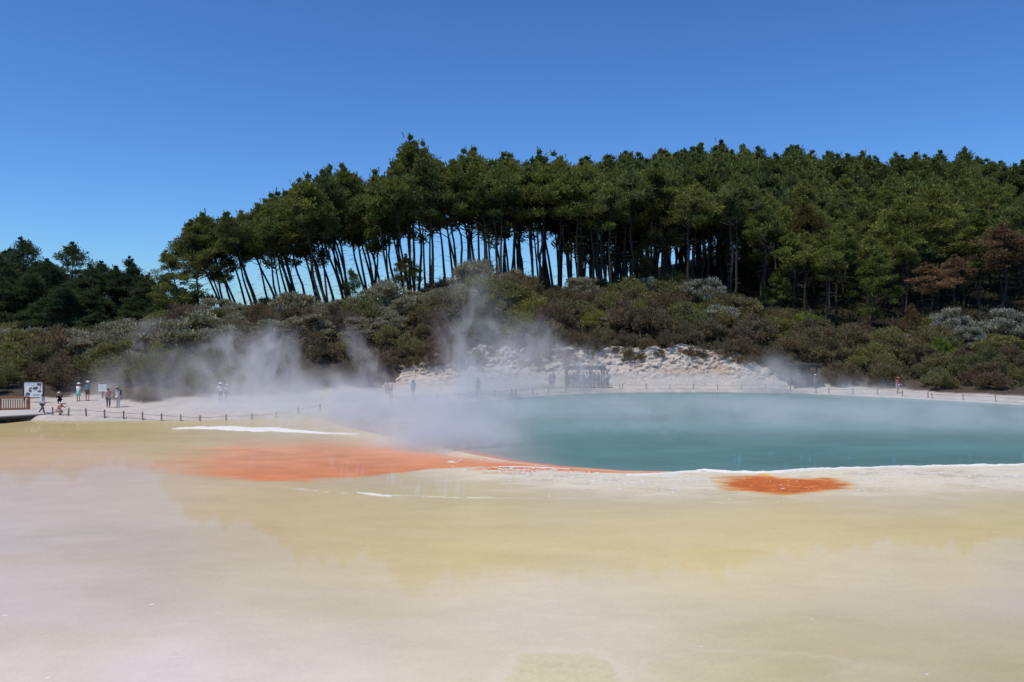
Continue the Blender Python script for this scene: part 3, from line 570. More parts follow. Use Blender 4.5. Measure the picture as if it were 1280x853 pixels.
for x, y, px, u in scatter(262, f_sh, 3.75, 30000):
    q = random.random(); nz = float(fbm(np.array([x*.06]), np.array([y*.08]), s=200)[0])
    left = px < 560
    if u < .22 and 430 < px < 1010: k = 'brown' if q < .62 else 'olive'
    elif u < .2: k = 'olive' if q < .6 else 'brown'
    elif left: k = 'flower' if q < .34 + .5 * (nz - .4) + .3 * u else ('olive' if q < .88 else 'brown')
    elif px < 960: k = 'flower' if q < .10 and u > .5 else ('olive' if q < .80 else 'brown')
    else: k = 'flower' if q < .05 and u > .6 else ('olive' if q < .74 else 'brown')
    row = 'low on the slope' if u < .33 else ('halfway up the slope' if u < .67 else 'atop the slope')
    s = random.choice([random.uniform(.8, 1.1), random.uniform(1.0, 1.35), random.uniform(1.3, 1.75)]) * (1.0 if u > .2 else .85) * (1.0 if px < 960 else .84)
    if k == 'flower': shrub('flowering_bush', x, y, s, 'umbrella', 'flower', f'pale grey green flowering bush {row}, {land(px)}', 'bush', f'flowering bushes {row}, {land(px)}')
    elif k == 'olive': shrub('scrub_bush', x, y, s, random.choice(['round','round','umbrella']) if u > .3 else 'round', 'olive', f'olive green scrub bush {row}, {land(px)}', 'bush', f'olive scrub bushes {row}, {land(px)}')
    else: shrub('twiggy_bush', x, y, s, random.choice(['twiggy','round']), 'brown', f'brown twiggy scrub bush {row}, {land(px)}', 'bush', f'brown scrub bushes {row}, {land(px)}')
for px, D, s, k, zs, lb in [(1172,104,.95,'lime',1.1,'bright yellow green bush before the silvery bushes'), (1196,101,.6,'lime',1.0,'smallest bright yellow green bush low on the right slope'), (868,121,.8,'lime',1.0,'yellow green bush beside the broad silvery tree'),
        (878,124,1.5,'silver',1.25,'broad silvery flowering bush at the foot of the tall wood'), (812,128,1.0,'silver',1.35,'small silvery bush beside the pale green young pine'), (902,112,1.15,'silver',1.0,'silvery flowering bush lit white, below the tall wood'),
        (1128,110,.85,'silver',1.0,'left small silvery bush below the rusty pines'), (1190,115,1.25,'silver',1.45,'tall silvery bush below the flat topped rusty pine'), (1208,110,1.0,'silver',1.3,'silvery bush before the tallest silvery one'), (1258,113,1.35,'silver',1.45,'silvery flowering bush below the tall rust brown pine'),
        (728,130,1.0,'silver',.9,'white dotted flowering bush at the foot of dark trunks'), (592,127,1.7,'flower',1.35,'greyish bush at the top of the slope behind the tall steam plume'), (572,116,1.2,'silver',1.1,'silver bush half veiled by the tall steam plume'), (640,126,1.3,'flower',1.1,'round pale bush right of the greyish hilltop bush'), (482,120,1.6,'flower',1.35,'large pale bush on the ridge under the bare trunks'), (1010,118,1.3,'lime',1.0,'leafy green bush at the foot of the dark wood'), (168,78.5,.8,'brown',1.0,'dark bush where the pale path meets the steam, right of the notice board'), (192,78,1.0,'olive',1.0,'rounded dark green bush in the edge of the left steam'), (218,79,.9,'brown',1.1,'brown bush deep in the left steam bank'), (768,104,.9,'silver',.9,'small pale silvery bush above the cliff')]:
    shrub({'flower':'flowering_bush','silver':'flowering_bush','brown':'twiggy_bush','olive':'scrub_bush'}.get(k, 'green_bush'), pos(px, D), D, s, 'umbrella' if k in ('flower', 'silver') else 'round', k, lb, 'bush', zs=zs)
# undergrowth: leaves nobody could count
n = 90000; r = np.random.default_rng(77)
pxu = r.uniform(-120, 1420, n); Dsu, _ = prof(pxu); du = Dsu[:,5] + (Dsu[:,8] + 20 - Dsu[:,5]) * r.random(n)**1.15 ; xu = (pxu - 640) / F * du
cl = fbm(xu*.7, du*.7, o=3, s=300); P = np.stack([xu, du, hgt(xu, du) + r.random(n) * (.15 + 1.3 * sst(.4,.7,cl))], 1)
T = unit(n, r); T[:,2] = np.abs(T[:,2]) + .5; T /= np.linalg.norm(T, axis=1, keepdims=True)
Vq, Fq = quads(P, unit(n, r), r.uniform(.25,.6,n), r.uniform(.12,.3,n), T)
M_UNDER = foliage('undergrowth', [(.075,.072,.035),(.075,.072,.035)])
tag(obj('undergrowth', mesh('undergrowth', Vq, Fq, M_UNDER, shade=np.repeat(np.stack([r.random(n), r.random(n)*0],1),4,0))), 'low tangled undergrowth covering the slope between the bushes', 'undergrowth', kind='stuff')
# dry brush clinging to the cliff crest
for i, (px, dd) in enumerate([(p_, d_) for p_, d_ in [(515,-1.2),(540,-1.4),(560,-.9),(590,-1.1),(612,-.5),(640,-.9),(655,-1.6),(690,-.8),(705,-1.3),(738,-.7),(770,-.5),(790,-1.4),(806,-.3),(822,-1.0),(850,-.6),(876,-.7),(930,-.9),(975,-1.2),(500,-1.0),(674,-2.2)]] + [(503,.1),(528,.3),(548,.0),(575,.2),(668,-.6),(676,-.9),(720,.2),(760,.1),(782,.2),(835,.2),(862,-.8),(905,-.6),(918,.0),(945,.1),(965,-.8),(1035,-2.2),(1048,-2.4),(1060,-2.2),(470,-1.0),(455,-2.0),(430,-2.2),(410,-2.5),(390,-2.2),(370,-2.5),(352,-2.5)]):
    Ds, Zs = prof(np.array([px])); D = Ds[0,5] + dd; lower = dd < -.5
    shrub('twiggy_bush', pos(px, D), D, random.uniform(.45,.85), 'twiggy', 'brown', f'small brown bush hanging {"low on" if lower else "over"} the bank edge, {land(px)}', 'bush', f'small brown bushes {"low on" if lower else "over"} the bank edge, {land(px)}', dz=-.1)
print('PINES', len(PINES))
# ------------------------------------------------------------------ steam: real scattering volumes standing over the water and the bank
def steam_mat(name, dens, scale=.28, thr=.40, vert=.6, lean=0.0, edge=.0, soft=.26, pw=1.0, grey=.93, seed=0.0):
    m, t, o = nt(name); g = nd(t, 'ShaderNodeNewGeometry'); tc = nd(t, 'ShaderNodeTexCoord')
    mp = nd(t, 'ShaderNodeMapping'); mp.inputs['Location'].default_value = (seed, seed * .7, 0); mp.inputs['Rotation'].default_value = (0, lean, 0); mp.inputs['Scale'].default_value = (1, 1, vert)
    n = nd(t, 'ShaderNodeTexNoise', Scale=scale, Detail=8.0, Roughness=.66, Distortion=1.3); t.links.new(g.outputs['Position'], mp.inputs[0]); t.links.new(mp.outputs[0], n.inputs['Vector'])
    r = nd(t, 'ShaderNodeMapRange', interpolation_type='SMOOTHSTEP'); r.inputs['From Min'].default_value = thr; r.inputs['From Max'].default_value = thr + soft; t.links.new(n.outputs['Fac'], r.inputs['Value'])
    ln = nd(t, 'ShaderNodeVectorMath', operation='LENGTH'); t.links.new(tc.outputs['Object'], ln.inputs[0])
    f = nd(t, 'ShaderNodeMapRange', interpolation_type='SMOOTHSTEP'); f.inputs['From Min'].default_value = .97; f.inputs['From Max'].default_value = .25; t.links.new(ln.outputs['Value'], f.inputs['Value'])
    a = nd(t, 'ShaderNodeMath', operation='MULTIPLY'); t.links.new(r.outputs[0], a.inputs[0]); t.links.new(f.outputs[0], a.inputs[1])
    sx_ = nd(t, 'ShaderNodeSeparateXYZ'); t.links.new(tc.outputs['Object'], sx_.inputs[0]); hf = nd(t, 'ShaderNodeMapRange'); hf.inputs['From Min'].default_value = -.15; hf.inputs['From Max'].default_value = .85; hf.inputs['To Min'].default_value = 1; hf.inputs['To Max'].default_value = .22; t.links.new(sx_.outputs['Z'], hf.inputs['Value'])
    a2 = nd(t, 'ShaderNodeMath', operation='MULTIPLY'); t.links.new(a.outputs[0], a2.inputs[0]); t.links.new(hf.outputs[0], a2.inputs[1]); a = a2
    b = nd(t, 'ShaderNodeMath', operation='MULTIPLY'); t.links.new(a.outputs[0], b.inputs[0]); b.inputs[1].default_value = dens * 1.15
    v = nd(t, 'ShaderNodeVolumePrincipled') if False else nd(t, 'ShaderNodeVolumeScatter', Anisotropy=.1); v.inputs['Color'].default_value = (.97, .90, .85, 1)
    t.links.new(b.outputs[0], v.inputs['Density']); t.links.new(v.outputs[0], o.inputs['Volume']); return m
ss = np.linspace(0, math.pi, 15); ph = np.linspace(0, 2*math.pi, 25)[:-1]
SVv = np.array([(math.sin(a)*math.cos(b), math.sin(a)*math.sin(b), math.cos(a)) for a in ss for b in ph]); sF = []
for i in range(14):
    for j in range(24): sF.append((i*24+j, (i+1)*24+j, (i+1)*24+(j+1)%24, i*24+(j+1)%24))
def steam(px, py, D, rx, ry, rz, label, rot=0.0, **k):
    """cloud centred where the photo row py meets distance D; radii in metres"""
    m = steam_mat('steam', seed=px * .37, **k); b = SVv * (1 + .0 * SVv)
    o = obj('steam', mesh('steam', b, sF, m, smooth=True), None, (pos(px, D), D, CAMZ + (HOR - py) / F * D)); o.scale = (rx, ry, rz); o.rotation_euler = (0, rot, 0)
    return tag(o, label, 'steam', kind='stuff')
steam(262, 492, 78, 15, 9, 6.4, 'wide grey steam bank drifting over the left path', dens=.50, scale=.22, thr=.40, soft=.30)
steam(400, 506, 72, 16, 8, 4.4, 'low steam bank in the middle of the far shore', dens=.60, scale=.26, thr=.38, soft=.30)
steam(340, 452, 82, 4.2, 4, 5.6, 'ragged wisp standing above the left steam bank', rot=R(30), dens=.75, scale=.34, thr=.45, lean=R(-30), vert=.55, soft=.2)
steam(290, 445, 84, 4.6, 4, 4.4, 'second lower wisp above the left steam bank', rot=R(20), dens=.6, scale=.36, thr=.44, lean=R(-25), vert=.65, soft=.2)
steam(182, 436, 86, 3.0, 3, 4.4, 'small faint puff before the dark left pines', rot=R(14), dens=.55, scale=.5, thr=.44)
steam(458, 450, 84, 1.9, 2.4, 6.0, 'thin diagonal steam wisp leaning left', rot=R(-32), dens=.55, scale=.55, thr=.40, lean=R(30), vert=.5, soft=.3)
steam(500, 524, 64, 14, 13, 3.2, 'low mist creeping over the orange water', dens=.42, scale=.24, thr=.35, vert=1, soft=.35)
steam(558, 553, 51, 6.0, 5.5, 2.6, 'brightest steam where the orange meets the teal water', dens=1.25, scale=.42, thr=.33, vert=.7, soft=.34)
steam(592, 508, 62, 6.5, 7, 5.4, 'broad steam rising between the orange and teal water', dens=.30, scale=.30, thr=.36, vert=.5, soft=.34)
steam(597, 428, 80, 5.4, 5, 11.0, 'tall grey steam plume rising before the scrub slope', rot=R(-3), dens=.40, scale=.30, thr=.42, lean=R(12), vert=.6, soft=.3)
steam(660, 436, 88, 6.6, 5, 5.0, 'smoky puff right of the tall plume', dens=.42, scale=.32, thr=.42, vert=.7, soft=.26)
steam(650, 478, 84, 12, 6, 3.2, 'thin haze over the fence right of the tall plume', dens=.30, scale=.34, thr=.36, soft=.3)
steam(735, 468, 86, 5.6, 3.4, 4.4, 'bluish steam veiling the pergola shelter', dens=.42, scale=.4, thr=.36, soft=.3)
steam(965, 474, 86, 5.4, 3.4, 3.8, 'bluish steam puff left of the dark flat roofed shelter', dens=.45, scale=.4, thr=.37, soft=.25)
steam(325, 518, 66, 12, 6, 2.2, 'thin low mist around the white shelf', dens=.42, scale=.3, thr=.30, soft=.4)
steam(1010, 480, 84, 7, 4, 2.6, 'thin steam before the dark flat roofed shelter', dens=.16, scale=.4, thr=.38, soft=.25)
steam(1085, 488, 82, 6, 4, 1.8, 'faint steam beside the visitor in red', dens=.3, scale=.4, thr=.40)
steam(860, 520, 68, 30, 20, 2.0, 'thin mist drifting over the teal water', dens=.24, scale=.15, thr=.26, vert=1, soft=.45)
steam(1180, 520, 66, 24, 18, 1.7, 'thin mist over the right end of the teal water', dens=.21, scale=.16, thr=.28, vert=1, soft=.45)
steam(860, 475, 88, 15, 3, 2.4, 'low haze along the foot of the pale cliff', dens=.22, scale=.3, thr=.36)
# ------------------------------------------------------------------ path furniture
M_TIMBER = simple('orange_timber', (.30,.13,.06), .7, .25, 6); M_POST = simple('grey_post', (.27,.23,.20), .85, .25, 6); M_ROPE = simple('rail_grey', (.34,.31,.28), .8, .2, 6)
M_DECK = simple('pale_deck', (.50,.46,.42), .8, .15, 5); M_DARK = simple('dark_timber', (.045,.038,.034), .8, .25, 6); M_WHITE = simple('white_board', (.78,.78,.80), .6, .03, 3)
M_INK = simple('map_ink', (.10,.11,.12), .6, .15, 3); M_INK2 = simple('map_ink_pale', (.36,.38,.40), .6, .15, 3); M_GREYW = simple('weathered_timber', (.16,.16,.16), .8, .25, 5); M_PALERAIL = simple('pale_rail', (.62,.62,.60), .6, .08, 5)
def emp(name, loc, rz=0, **k):
    o = bpy.data.objects.new(name, None); COL.objects.link(o); o.location = loc; o.rotation_euler = (0, 0, rz); o.empty_display_size = .4; return tag(o, **k)
# boardwalk
bwk = emp('boardwalk', (0, 0, 0), label='pale boardwalk deck over the water edge at far left', cat='boardwalk')
P0 = [(-190, 522.5, .62), (0, 520.5, .58), (30, 518.8, .50), (62, 516.8, .40)]
fr_ = [np.array(gnd(a, b, c)) for a, b, c in P0]; bk = [f + np.array([-.3, 5.2 if i < 2 else (4.2 if i == 2 else 1.6), 0]) for i, f in enumerate(fr_)]
mbk = MB()
for i in range(3):
    a, b, c_, d = fr_[i], fr_[i+1], bk[i+1], bk[i]; h = np.array([0,0,.09])
    mbk.add([a, b, c_, d, a - h, b - h, c_ - h, d - h], [(0,1,2,3), (7,6,5,4), (4,5,1,0), (5,6,2,1), (6,7,3,2), (7,4,0,3)])
mbk.build('deck', M_DECK, bwk)
mbb = MB()
for i in range(3):
    a, b = fr_[i] + [0,.06,-.10], fr_[i+1] + [0,.06,-.10]; mbb.tube([a + [0,0,-.1], b + [0,0,-.1]], .10, 4)
mbb.build('beam', M_DARK, bwk)
for i in range(3):
    for k in range(6 if i == 0 else 2):
        q = fr_[i] + (fr_[i+1] - fr_[i]) * (k + .5) / (6 if i == 0 else 2) + [0,.18,0]; MB().box((q[0], q[1], q[2]/2 - .15), (.16,.16,q[2]+.1)).build('post', M_DARK, bwk)
MB().add([fr_[0]+[0,.5,-.12], fr_[3]+[0,.3,-.12], [fr_[3][0],fr_[3][1]+.3,-.05], [fr_[0][0],fr_[0][1]+.5,-.05]], [(0,1,2,3)]).build('under_deck_shade', M_DARK, bwk)  # dark sheet standing in for the shadow beneath the deck, not a board
# timber balustrade on it
ra = np.array([pos(-150, 63.6), 63.6, .60]); rb = np.array([pos(35.5, 66.2), 66.2, .50]); rl_ = rb - ra; nb = 62
rail = emp('timber_railing', (0, 0, 0), label='orange brown timber railing with close upright slats at far left', cat='railing')
an = math.atan2(rl_[1], rl_[0])
for k in range(nb):
    q = ra + rl_ * (k + .3) / nb; MB().box((q[0], q[1], q[2] + .50), (.085, .035, .80), an).build('slat', M_TIMBER, rail)
for k in range(6):
    q = ra + rl_ * k / 5; MB().box((q[0], q[1] + .06, q[2] + .55), (.16, .14, 1.12), an).build('post', M_TIMBER, rail)
for z, hh in ((1.08, .12), (.13, .12)):
    q = (ra + rb) / 2; MB().box((q[0], q[1] - .05, q[2] + z), (np.hypot(rl_[0], rl_[1]) + .1, .13, hh), an).build('rail', M_TIMBER, rail)
rr_ = MB()

# low rail fences
def fence(pts, step, h, label, pr=.05, rr=.022):
    P = [np.array([*gnd(a, b, c)]) for a, b, c in pts]
    for p_ in P: p_[2] = float(hgt(p_[0], p_[1])[0])
    root = emp('path_fence', P[0], label=label, cat='fence'); o0 = P[0]
    seg = np.concatenate([[0], np.cumsum([np.linalg.norm(P[i+1]-P[i]) for i in range(len(P)-1)])]); L = seg[-1]; n = max(2, int(L / step) + 1); tops = []
    base = MB().lathe((0,0,0), [(pr*1.05,-.3),(pr,h*.93),(pr*.7,h)], 8); me = mesh('post', base.V, base.F, M_POST, smooth=False)
    for k in range(n):
        s_ = L * k / (n - 1); q = np.array([np.interp(s_, seg, [p_[i] for p_ in P]) for i in range(3)]); q[2] = float(hgt(q[0], q[1])[0])
        o = obj('post', me, root, q - o0); o.rotation_euler = (random.gauss(0,.03), random.gauss(0,.03), random.random()*6); tops.append(q - o0 + [0,0,h*.74])
    m = MB()
    for a, b in zip(tops, tops[1:]): m.tube([a, (a+b)/2 - [0,0,.025], b], rr, 5)
    m.build('rail', M_ROPE, root); return root
fence([(66,518.5,.35),(90,519.5,.35),(130,520,.35),(250,521,.35)], 1.48, .66, 'low post and rail fence along the far left shore', .06, .025)
fence([(250,521,.35),(330,518.5,.35),(400,513,.35)], 1.9, .62, 'low fence half lost in the left steam bank', .06)
fence([(488,503.5,.35),(560,500,.35),(640,493.5,.35)], 2.2, .66, 'low fence in front of the turquoise shirted walker', .05)
fence([(645,493,.35),(700,489,.35),(775,486.5,.35)], 2.1, .62, 'low fence before the pergola shelter', .045)
fence([(778,486.3,.35),(850,486,.35),(960,486.3,.35),(1020,488.8,.35)], 2.6, .62, 'low fence along the foot of the pale cliff', .045)
fence([(1036,489.5,.35),(1100,492,.35),(1160,495.2,.35)], 1.9, .66, 'low fence in front of the visitor in red', .05)
fence([(1165,495.6,.35),(1230,498.8,.35),(1330,505,.35)], 2.3, .66, 'low fence at the far right end of the path', .05)
# lookout handrail in the scrub
D = 97.0; hr = emp('hillside_handrail', (pos(516, D), D, CAMZ + (HOR-437)/F*D - .9), label='dark handrail with pale top rail among bushes on the slope', cat='handrail')
for k in range(5): MB().box((-1.9 + k*.95, 0, .45), (.07,.07,1.3)).build('post', M_DARK, hr)
MB().box((-.9,0,1.1), (2.1,.08,.05)).build('rail', M_GREYW, hr); MB().box((1.0,0,1.15), (2.0,.10,.07)).build('top_rail', M_PALERAIL, hr); MB().box((0,0,.6), (3.9,.05,.05)).build('rail', M_DARK, hr)
# signs
D = 73.0; zt, zb = CAMZ+(HOR-477)/F*D, CAMZ+(HOR-497.6)/F*D; xl, xr = pos(29.5,D), pos(54.2,D); W_, H_ = xr-xl, zt-zb; gz = float(hgt((xl+xr)/2, D)[0])
sg = emp('map_sign', ((xl+xr)/2, D, gz), label='large white map board in a dark frame behind the railing', cat='sign'); cz = (zt+zb)/2 - gz
MB().box((0,0,cz), (W_-.14,.05,H_-.12)).build('board', M_WHITE, sg)
f_ = MB(); f_.box((0,-.01,cz+H_/2-.03),(W_+.12,.09,.10)); f_.box((0,-.01,cz-H_/2+.02),(W_-.1,.07,.05)); f_.box((-W_/2,-.01,cz),(.12,.09,H_+.05)); f_.box((W_/2,-.01,cz),(.12,.09,H_+.05)); f_.build('frame', M_DARK, sg)
for s_ in (-1, 1): MB().box((s_*(W_/2-.02), .07, (cz-H_/2)/2 + .1), (.10,.09,cz+H_/2+.2)).build('post', M_DARK, sg)
def blob(pts, z=-.03): return MB().add([(x*W_, z, cz + y_*H_) for x, y_ in pts], [tuple(range(len(pts)))])
mk_ = MB()
for pts in ([(-.22,-.12),(-.08,-.18),(-.10,.06),(-.02,.12),(-.16,.16),(-.24,.06)], [(-.04,.02),(.16,.0),(.26,.10),(.20,.20),(.08,.16),(-.02,.14)], [(.16,.26),(.40,.22),(.42,.38),(.22,.40)], [(.22,-.16),(.40,-.16),(.40,-.04),(.22,-.04)], [(-.42,-.36),(-.16,-.36),(-.16,-.20),(-.34,-.16)], [(.02,-.10),(.10,-.04),(.20,.02),(.06,-.02)]):
    b = blob(pts); mk_.add(b.V, b.F)
mk_.build('map_drawing', M_INK, sg); mk2 = MB()
for pts in ([(.30,.0),(.36,.0),(.40,.24),(.34,.24)], [(-.10,.22),(.14,.28),(.10,.31),(-.12,.25)], [(-.36,.28),(-.12,.28),(-.12,.31),(-.36,.31)], [(-.02,-.30),(.34,-.30),(.34,-.27),(-.02,-.27)], [(-.02,-.37),(.30,-.37),(.30,-.34),(-.02,-.34)], [(-.2,.0),(-.14,.0),(-.12,.1),(-.18,.12)]):
    b = blob(pts, -.034); mk2.add(b.V, b.F)
mk2.build('map_notes', M_INK2, sg)
D = 76.0; zt, zb = CAMZ+(HOR-480.6)/F*D, CAMZ+(HOR-489.6)/F*D; gz = float(hgt(pos(128,D), D)[0]); cz2 = (zt+zb)/2-gz; H2 = zt-zb
s2 = emp('notice_sign', (pos(128,D), D, gz), label='small plain white notice board behind the pink shirted visitor', cat='sign')
MB().box((0,0,cz2),(.78,.04,H2)).build('board', M_WHITE, s2); MB().box((0,.05,(cz2+H2/2)/2),(.08,.06,cz2+H2/2+.2)).build('post', M_DARK, s2)
nb2 = MB()
for k in range(5): nb2.box((-.02+.03*(k%2), -.0225, cz2+H2*(.32-.15*k)), (.5-.06*(k%3), .004, .02))
nb2.build('notice_lines', M_INK2, s2)
# shelters
D = 89.6; gz = float(hgt(pos(731,D), D)[0]); sh1 = emp('pergola_shelter', (pos(731,D), D, gz), label='open viewing shelter with slatted top full of visitors', cat='shelter'); ht = CAMZ+(HOR-459.5)/F*D-gz; wd = 46/F*D
for sx in (-1, -.33, .33, 1):
    for yy in (-.9, 1.3): MB().box((sx*wd/2, yy, ht/2-.1), (.15,.15,ht)).build('post', M_GREYW, sh1)
for yy in (-.9, 1.3): MB().box((0, yy-.12, ht-.10), (wd+.5,.08,.22)).build('beam', M_GREYW, sh1)
rf = MB()
for k in range(16): rf.box((-wd/2-.1 + k*(wd+.2)/15, .2, ht+.10), (.08, 2.9, .14))
rf.build('roof_slats', M_GREYW, sh1); 
D = 89.6; gz = float(hgt(pos(1003,D), D)[0]); sh2 = emp('flat_roofed_shelter', (pos(1003,D), D, gz), label='dark flat roofed shelter under the scrub, people standing inside', cat='shelter'); ht = CAMZ+(HOR-457.0)/F*D-gz; wd = 29/F*D
for sx in (-1, 1):
    for yy in (-1.0, 1.2): MB().box((sx*(wd/2-.1), yy, ht/2-.1), (.16,.16,ht)).build('post', M_DARK, sh2)
MB().box((0,.1,ht+.10),(wd+.5,3.0,.16)).build('roof', M_DARK, sh2); MB().box((0,-1.32,ht-.06),(wd+.3,.06,.22)).build('fascia', M_DARK, sh2)
MB().box((0,1.3,ht/2),(wd-.2,.06,ht)).build('back_wall', M_DARK, sh2); MB().box((wd/2-.02,.1,ht/2-.3),(.06,2.2,ht-.6)).build('side_wall', M_DARK, sh2)
MB().box((-.1,-.9,.95),(wd-.5,.07,.08)).build('front_rail', M_DARK, sh2)
# ------------------------------------------------------------------ people
def skin_mesh(name, J, E, mat, root=0, sub=1):
    """J: list of (x,y,z,rx[,ry]); grows one continuous surface"""
    me = bpy.data.meshes.new(name + '_sk'); me.from_pydata([j[:3] for j in J], E, []); me.update()
    o = bpy.data.objects.new('tmp', me); COL.objects.link(o); md = o.modifiers.new('s', 'SKIN'); md.use_smooth_shade = True
    sv_ = me.skin_vertices[0].data
    for i, j in enumerate(J): sv_[i].radius = (j[3], j[4] if len(j) > 4 else j[3]); sv_[i].use_root = (i == root)
    if sub: o.modifiers.new('u', 'SUBSURF').levels = sub
    dg = bpy.context.evaluated_depsgraph_get(); ev = o.evaluated_get(dg); r_ = bpy.data.meshes.new_from_object(ev); r_.name = name
    bpy.data.objects.remove(o); bpy.data.meshes.remove(me); r_.materials.clear(); r_.materials.append(mat)
    return r_
_cm = {}
def cloth(rgb):
    if rgb not in _cm: _cm[rgb] = simple('cloth', rgb, .85, .12, 14, .1)
    return _cm[rgb]
SKIN = simple('skin', (.50,.30,.22), .6, .08, 10, .3); HAIRD = simple('dark_hair', (.03,.02,.015), .7, .2, 20); HAIRL = simple('brown_hair', (.13,.08,.04), .7, .2, 20)
def person(px, py, label, top, bottom, legs='shorts', hat=None, hair='dark', pose='stand', face=0.0, height=1.70, D=None, pack=None, sleeve='short', longtop=False, group=None, shoe=(.05,.05,.055)):
    if D is None:
        dd = np.linspace(float(np.interp(px, TP, SH)) + .4, 100, 500); rows = HOR + (CAMZ - hgt((px - 640) / F * dd, dd)) / dd * F
        D = float(dd[np.argmin(np.abs(rows - py) + .002 * (dd - dd[0]))])
    x = pos(px, D); gz = float(hgt(x, D)[0]); root = emp('person', (x, D, gz), face, label=label, cat='person', group=group); s = height / 1.72
    def leg(side, hip, knee):  # angles from straight down, forward = -y
        hx = .095 * side; h = np.array([hx, 0, pz - .03]); k = h + .43*np.array([.02*side, -math.sin(hip), -math.cos(hip)]); a_ = k + .41*np.array([0, -math.sin(hip-knee), -math.cos(hip-knee)])
        return h, k, a_
    sw = {'stand': (.03,-.03), 'walk': (.42,-.36), 'shift': (.12,-.05), 'crouch': (1.75,1.45)}[pose]; kn = {'stand': (.04,.04), 'walk': (.12,.42), 'shift': (.2,.02), 'crouch': (2.35,2.5)}[pose]
    pz = .92; LG = [leg(-1, sw[0], kn[0]), leg(1, sw[1], kn[1])]; low = min(l[2][2] for l in LG) - .08
    pz -= low; LG = [leg(-1, sw[0], kn[0]), leg(1, sw[1], kn[1])]
    ty = -.30 if pose == 'crouch' else -.02; tz = .9 if pose == 'crouch' else 1
    def T(dy, dz): return np.array([0, ty*dz*2 + dy, pz + dz*tz])
    pel, sp, ch, nk, hb, hm, htp = T(0,0), T(0,.18), T(0,.40), T(-.01,.55), T(-.02,.615), T(-.03,.69), T(-.02,.765)
    J = [(*pel,.155,.11), (*sp,.135,.10), (*ch,.165,.115), (*nk,.055,.055), (*hb,.066,.075), (*hm,.08,.098), (*htp,.062,.075)]; E = [(0,1),(1,2),(2,3),(3,4),(4,5),(5,6)]
    J.append((hb[0], hb[1]-.105, hb[2]+.045, .012)); E.append((4,7))
    arms = []
    for sd_ in (-1, 1):
        sh_ = ch + [.185*sd_, 0, .05]; up = {'stand':(.08,.25),'walk':(-.45*sd_ ,.5),'shift':(.15,.9) if sd_ > 0 else (.05,.2),'crouch':(.9,1.2)}[pose]
        if pose == 'walk': up = (.42*(-sd_ if sw[0] > 0 else sd_), .45)
        el = sh_ + .28*np.array([.16*sd_, -math.sin(up[0]), -math.cos(up[0])]); fd = np.array([-.05*sd_, -math.sin(up[0]+up[1]), -math.cos(up[0]+up[1])]); wr = el + .25*fd; pm = wr + .075*fd
        b = len(J); J += [(*sh_,.062),(*el,.045),(*wr,.028),(*pm,.036,.018)]; E += [(2,b),(b,b+1),(b+1,b+2),(b+2,b+3)]; arms.append((sh_, el, wr))
        side = np.array([0, 1, 0]) if pose != 'crouch' else np.array([1,0,0])
        for q, (off, ln) in enumerate([(-.030,.070),(-.010,.080),(.010,.075),(.030,.058)]):
            p1 = pm + side*off + fd*.04; p2 = p1 + fd*ln*.5 + [-.012*sd_,0,0]; p3 = p2 + fd*ln*.4 + [-.02*sd_,0,0]; b2 = len(J); J += [(*p1,.009),(*p2,.008),(*p3,.007)]; E += [(b+3,b2),(b2,b2+1),(b2+1,b2+2)]
        tb_ = wr - side*.03 + fd*.02; b2 = len(J); J += [(*(tb_ - side*.025 + fd*.02),.010),(*(tb_ - side*.032 + fd*.055),.008)]; E += [(b+2,b2),(b2,b2+1)]
    for h_, k_, a_ in LG:
        b = len(J); toe = a_ + [0,-.15,-.055]; J += [(*h_,.092),(*k_,.058),(*a_,.042),(*toe,.036,.028)]; E += [(0,b),(b,b+1),(b+1,b+2),(b+2,b+3)]
    def fin(o_): o_.scale = (s,)*3; return o_
    fin(obj('body', skin_mesh('body', J, E, SKIN), root))
    # shirt
    Jt = [(*(pel + [0,0,-.02 if not longtop else -.30]),.17,.13), (*sp,.155,.12), (*ch,.185,.135), (*(nk - [0,0,.03]),.075,.07)]; Et = [(0,1),(1,2),(2,3)]
    for sh_, el, wr in arms:
        b = len(Jt); e2 = el if sleeve == 'long' else sh_ + (el - sh_) * .6; Jt += [(*sh_,.082),(*e2,.064)]; Et += [(2,b),(b,b+1)]
        if sleeve == 'long': Jt.append((*wr,.042)); Et.append((b+1,b+2))
    fin(obj('shirt', skin_mesh('shirt', Jt, Et, cloth(top), root=1), root))
    if legs in ('shorts','trousers'):
        Jb = [(*(pel + [0,0,.03]),.165,.128)]; Eb = []
        for h_, k_, a_ in LG:
            b = len(Jb)
            if legs == 'shorts': Jb += [(*h_,.112),(*(h_ + (k_-h_)*.85),.092)]; Eb += [(0,b),(b,b+1)]
            else: Jb += [(*h_,.112),(*k_,.078),(*(a_ + (k_-a_)*.05),.062)]; Eb += [(0,b),(b,b+1),(b+1,b+2)]
        fin(obj(legs, skin_mesh(legs, Jb, Eb, cloth(bottom)), root))
    else:
        l = .40 if legs == 'skirt' else .72
        fin(MB().lathe((pel[0], pel[1], pel[2]), [(.14,.10),(.175,-.02),(.21,-l*.5),(.25,-l)], 12, 1, .8).build(legs, cloth(bottom), root, smooth=True))
    for h_, k_, a_ in LG:
        fin(obj('shoe', skin_mesh('shoe', [(*(a_+[0,.05,-.045]),.046,.038),(*(a_+[0,-.06,-.05]),.048,.034),(*(a_+[0,-.17,-.055]),.04,.026)], [(0,1),(1,2)], cloth(shoe)), root))
    hm_ = HAIRD if hair == 'dark' else HAIRL
    hp = [(.115,-.02),(.122,.04),(.108,.09),(.07,.13),(.02,.145)]; fin(MB().lathe((hm[0], hm[1]+.025, hm[2]-.04), hp, 12, .86, 1.0).build('hair', hm_, root, smooth=True))
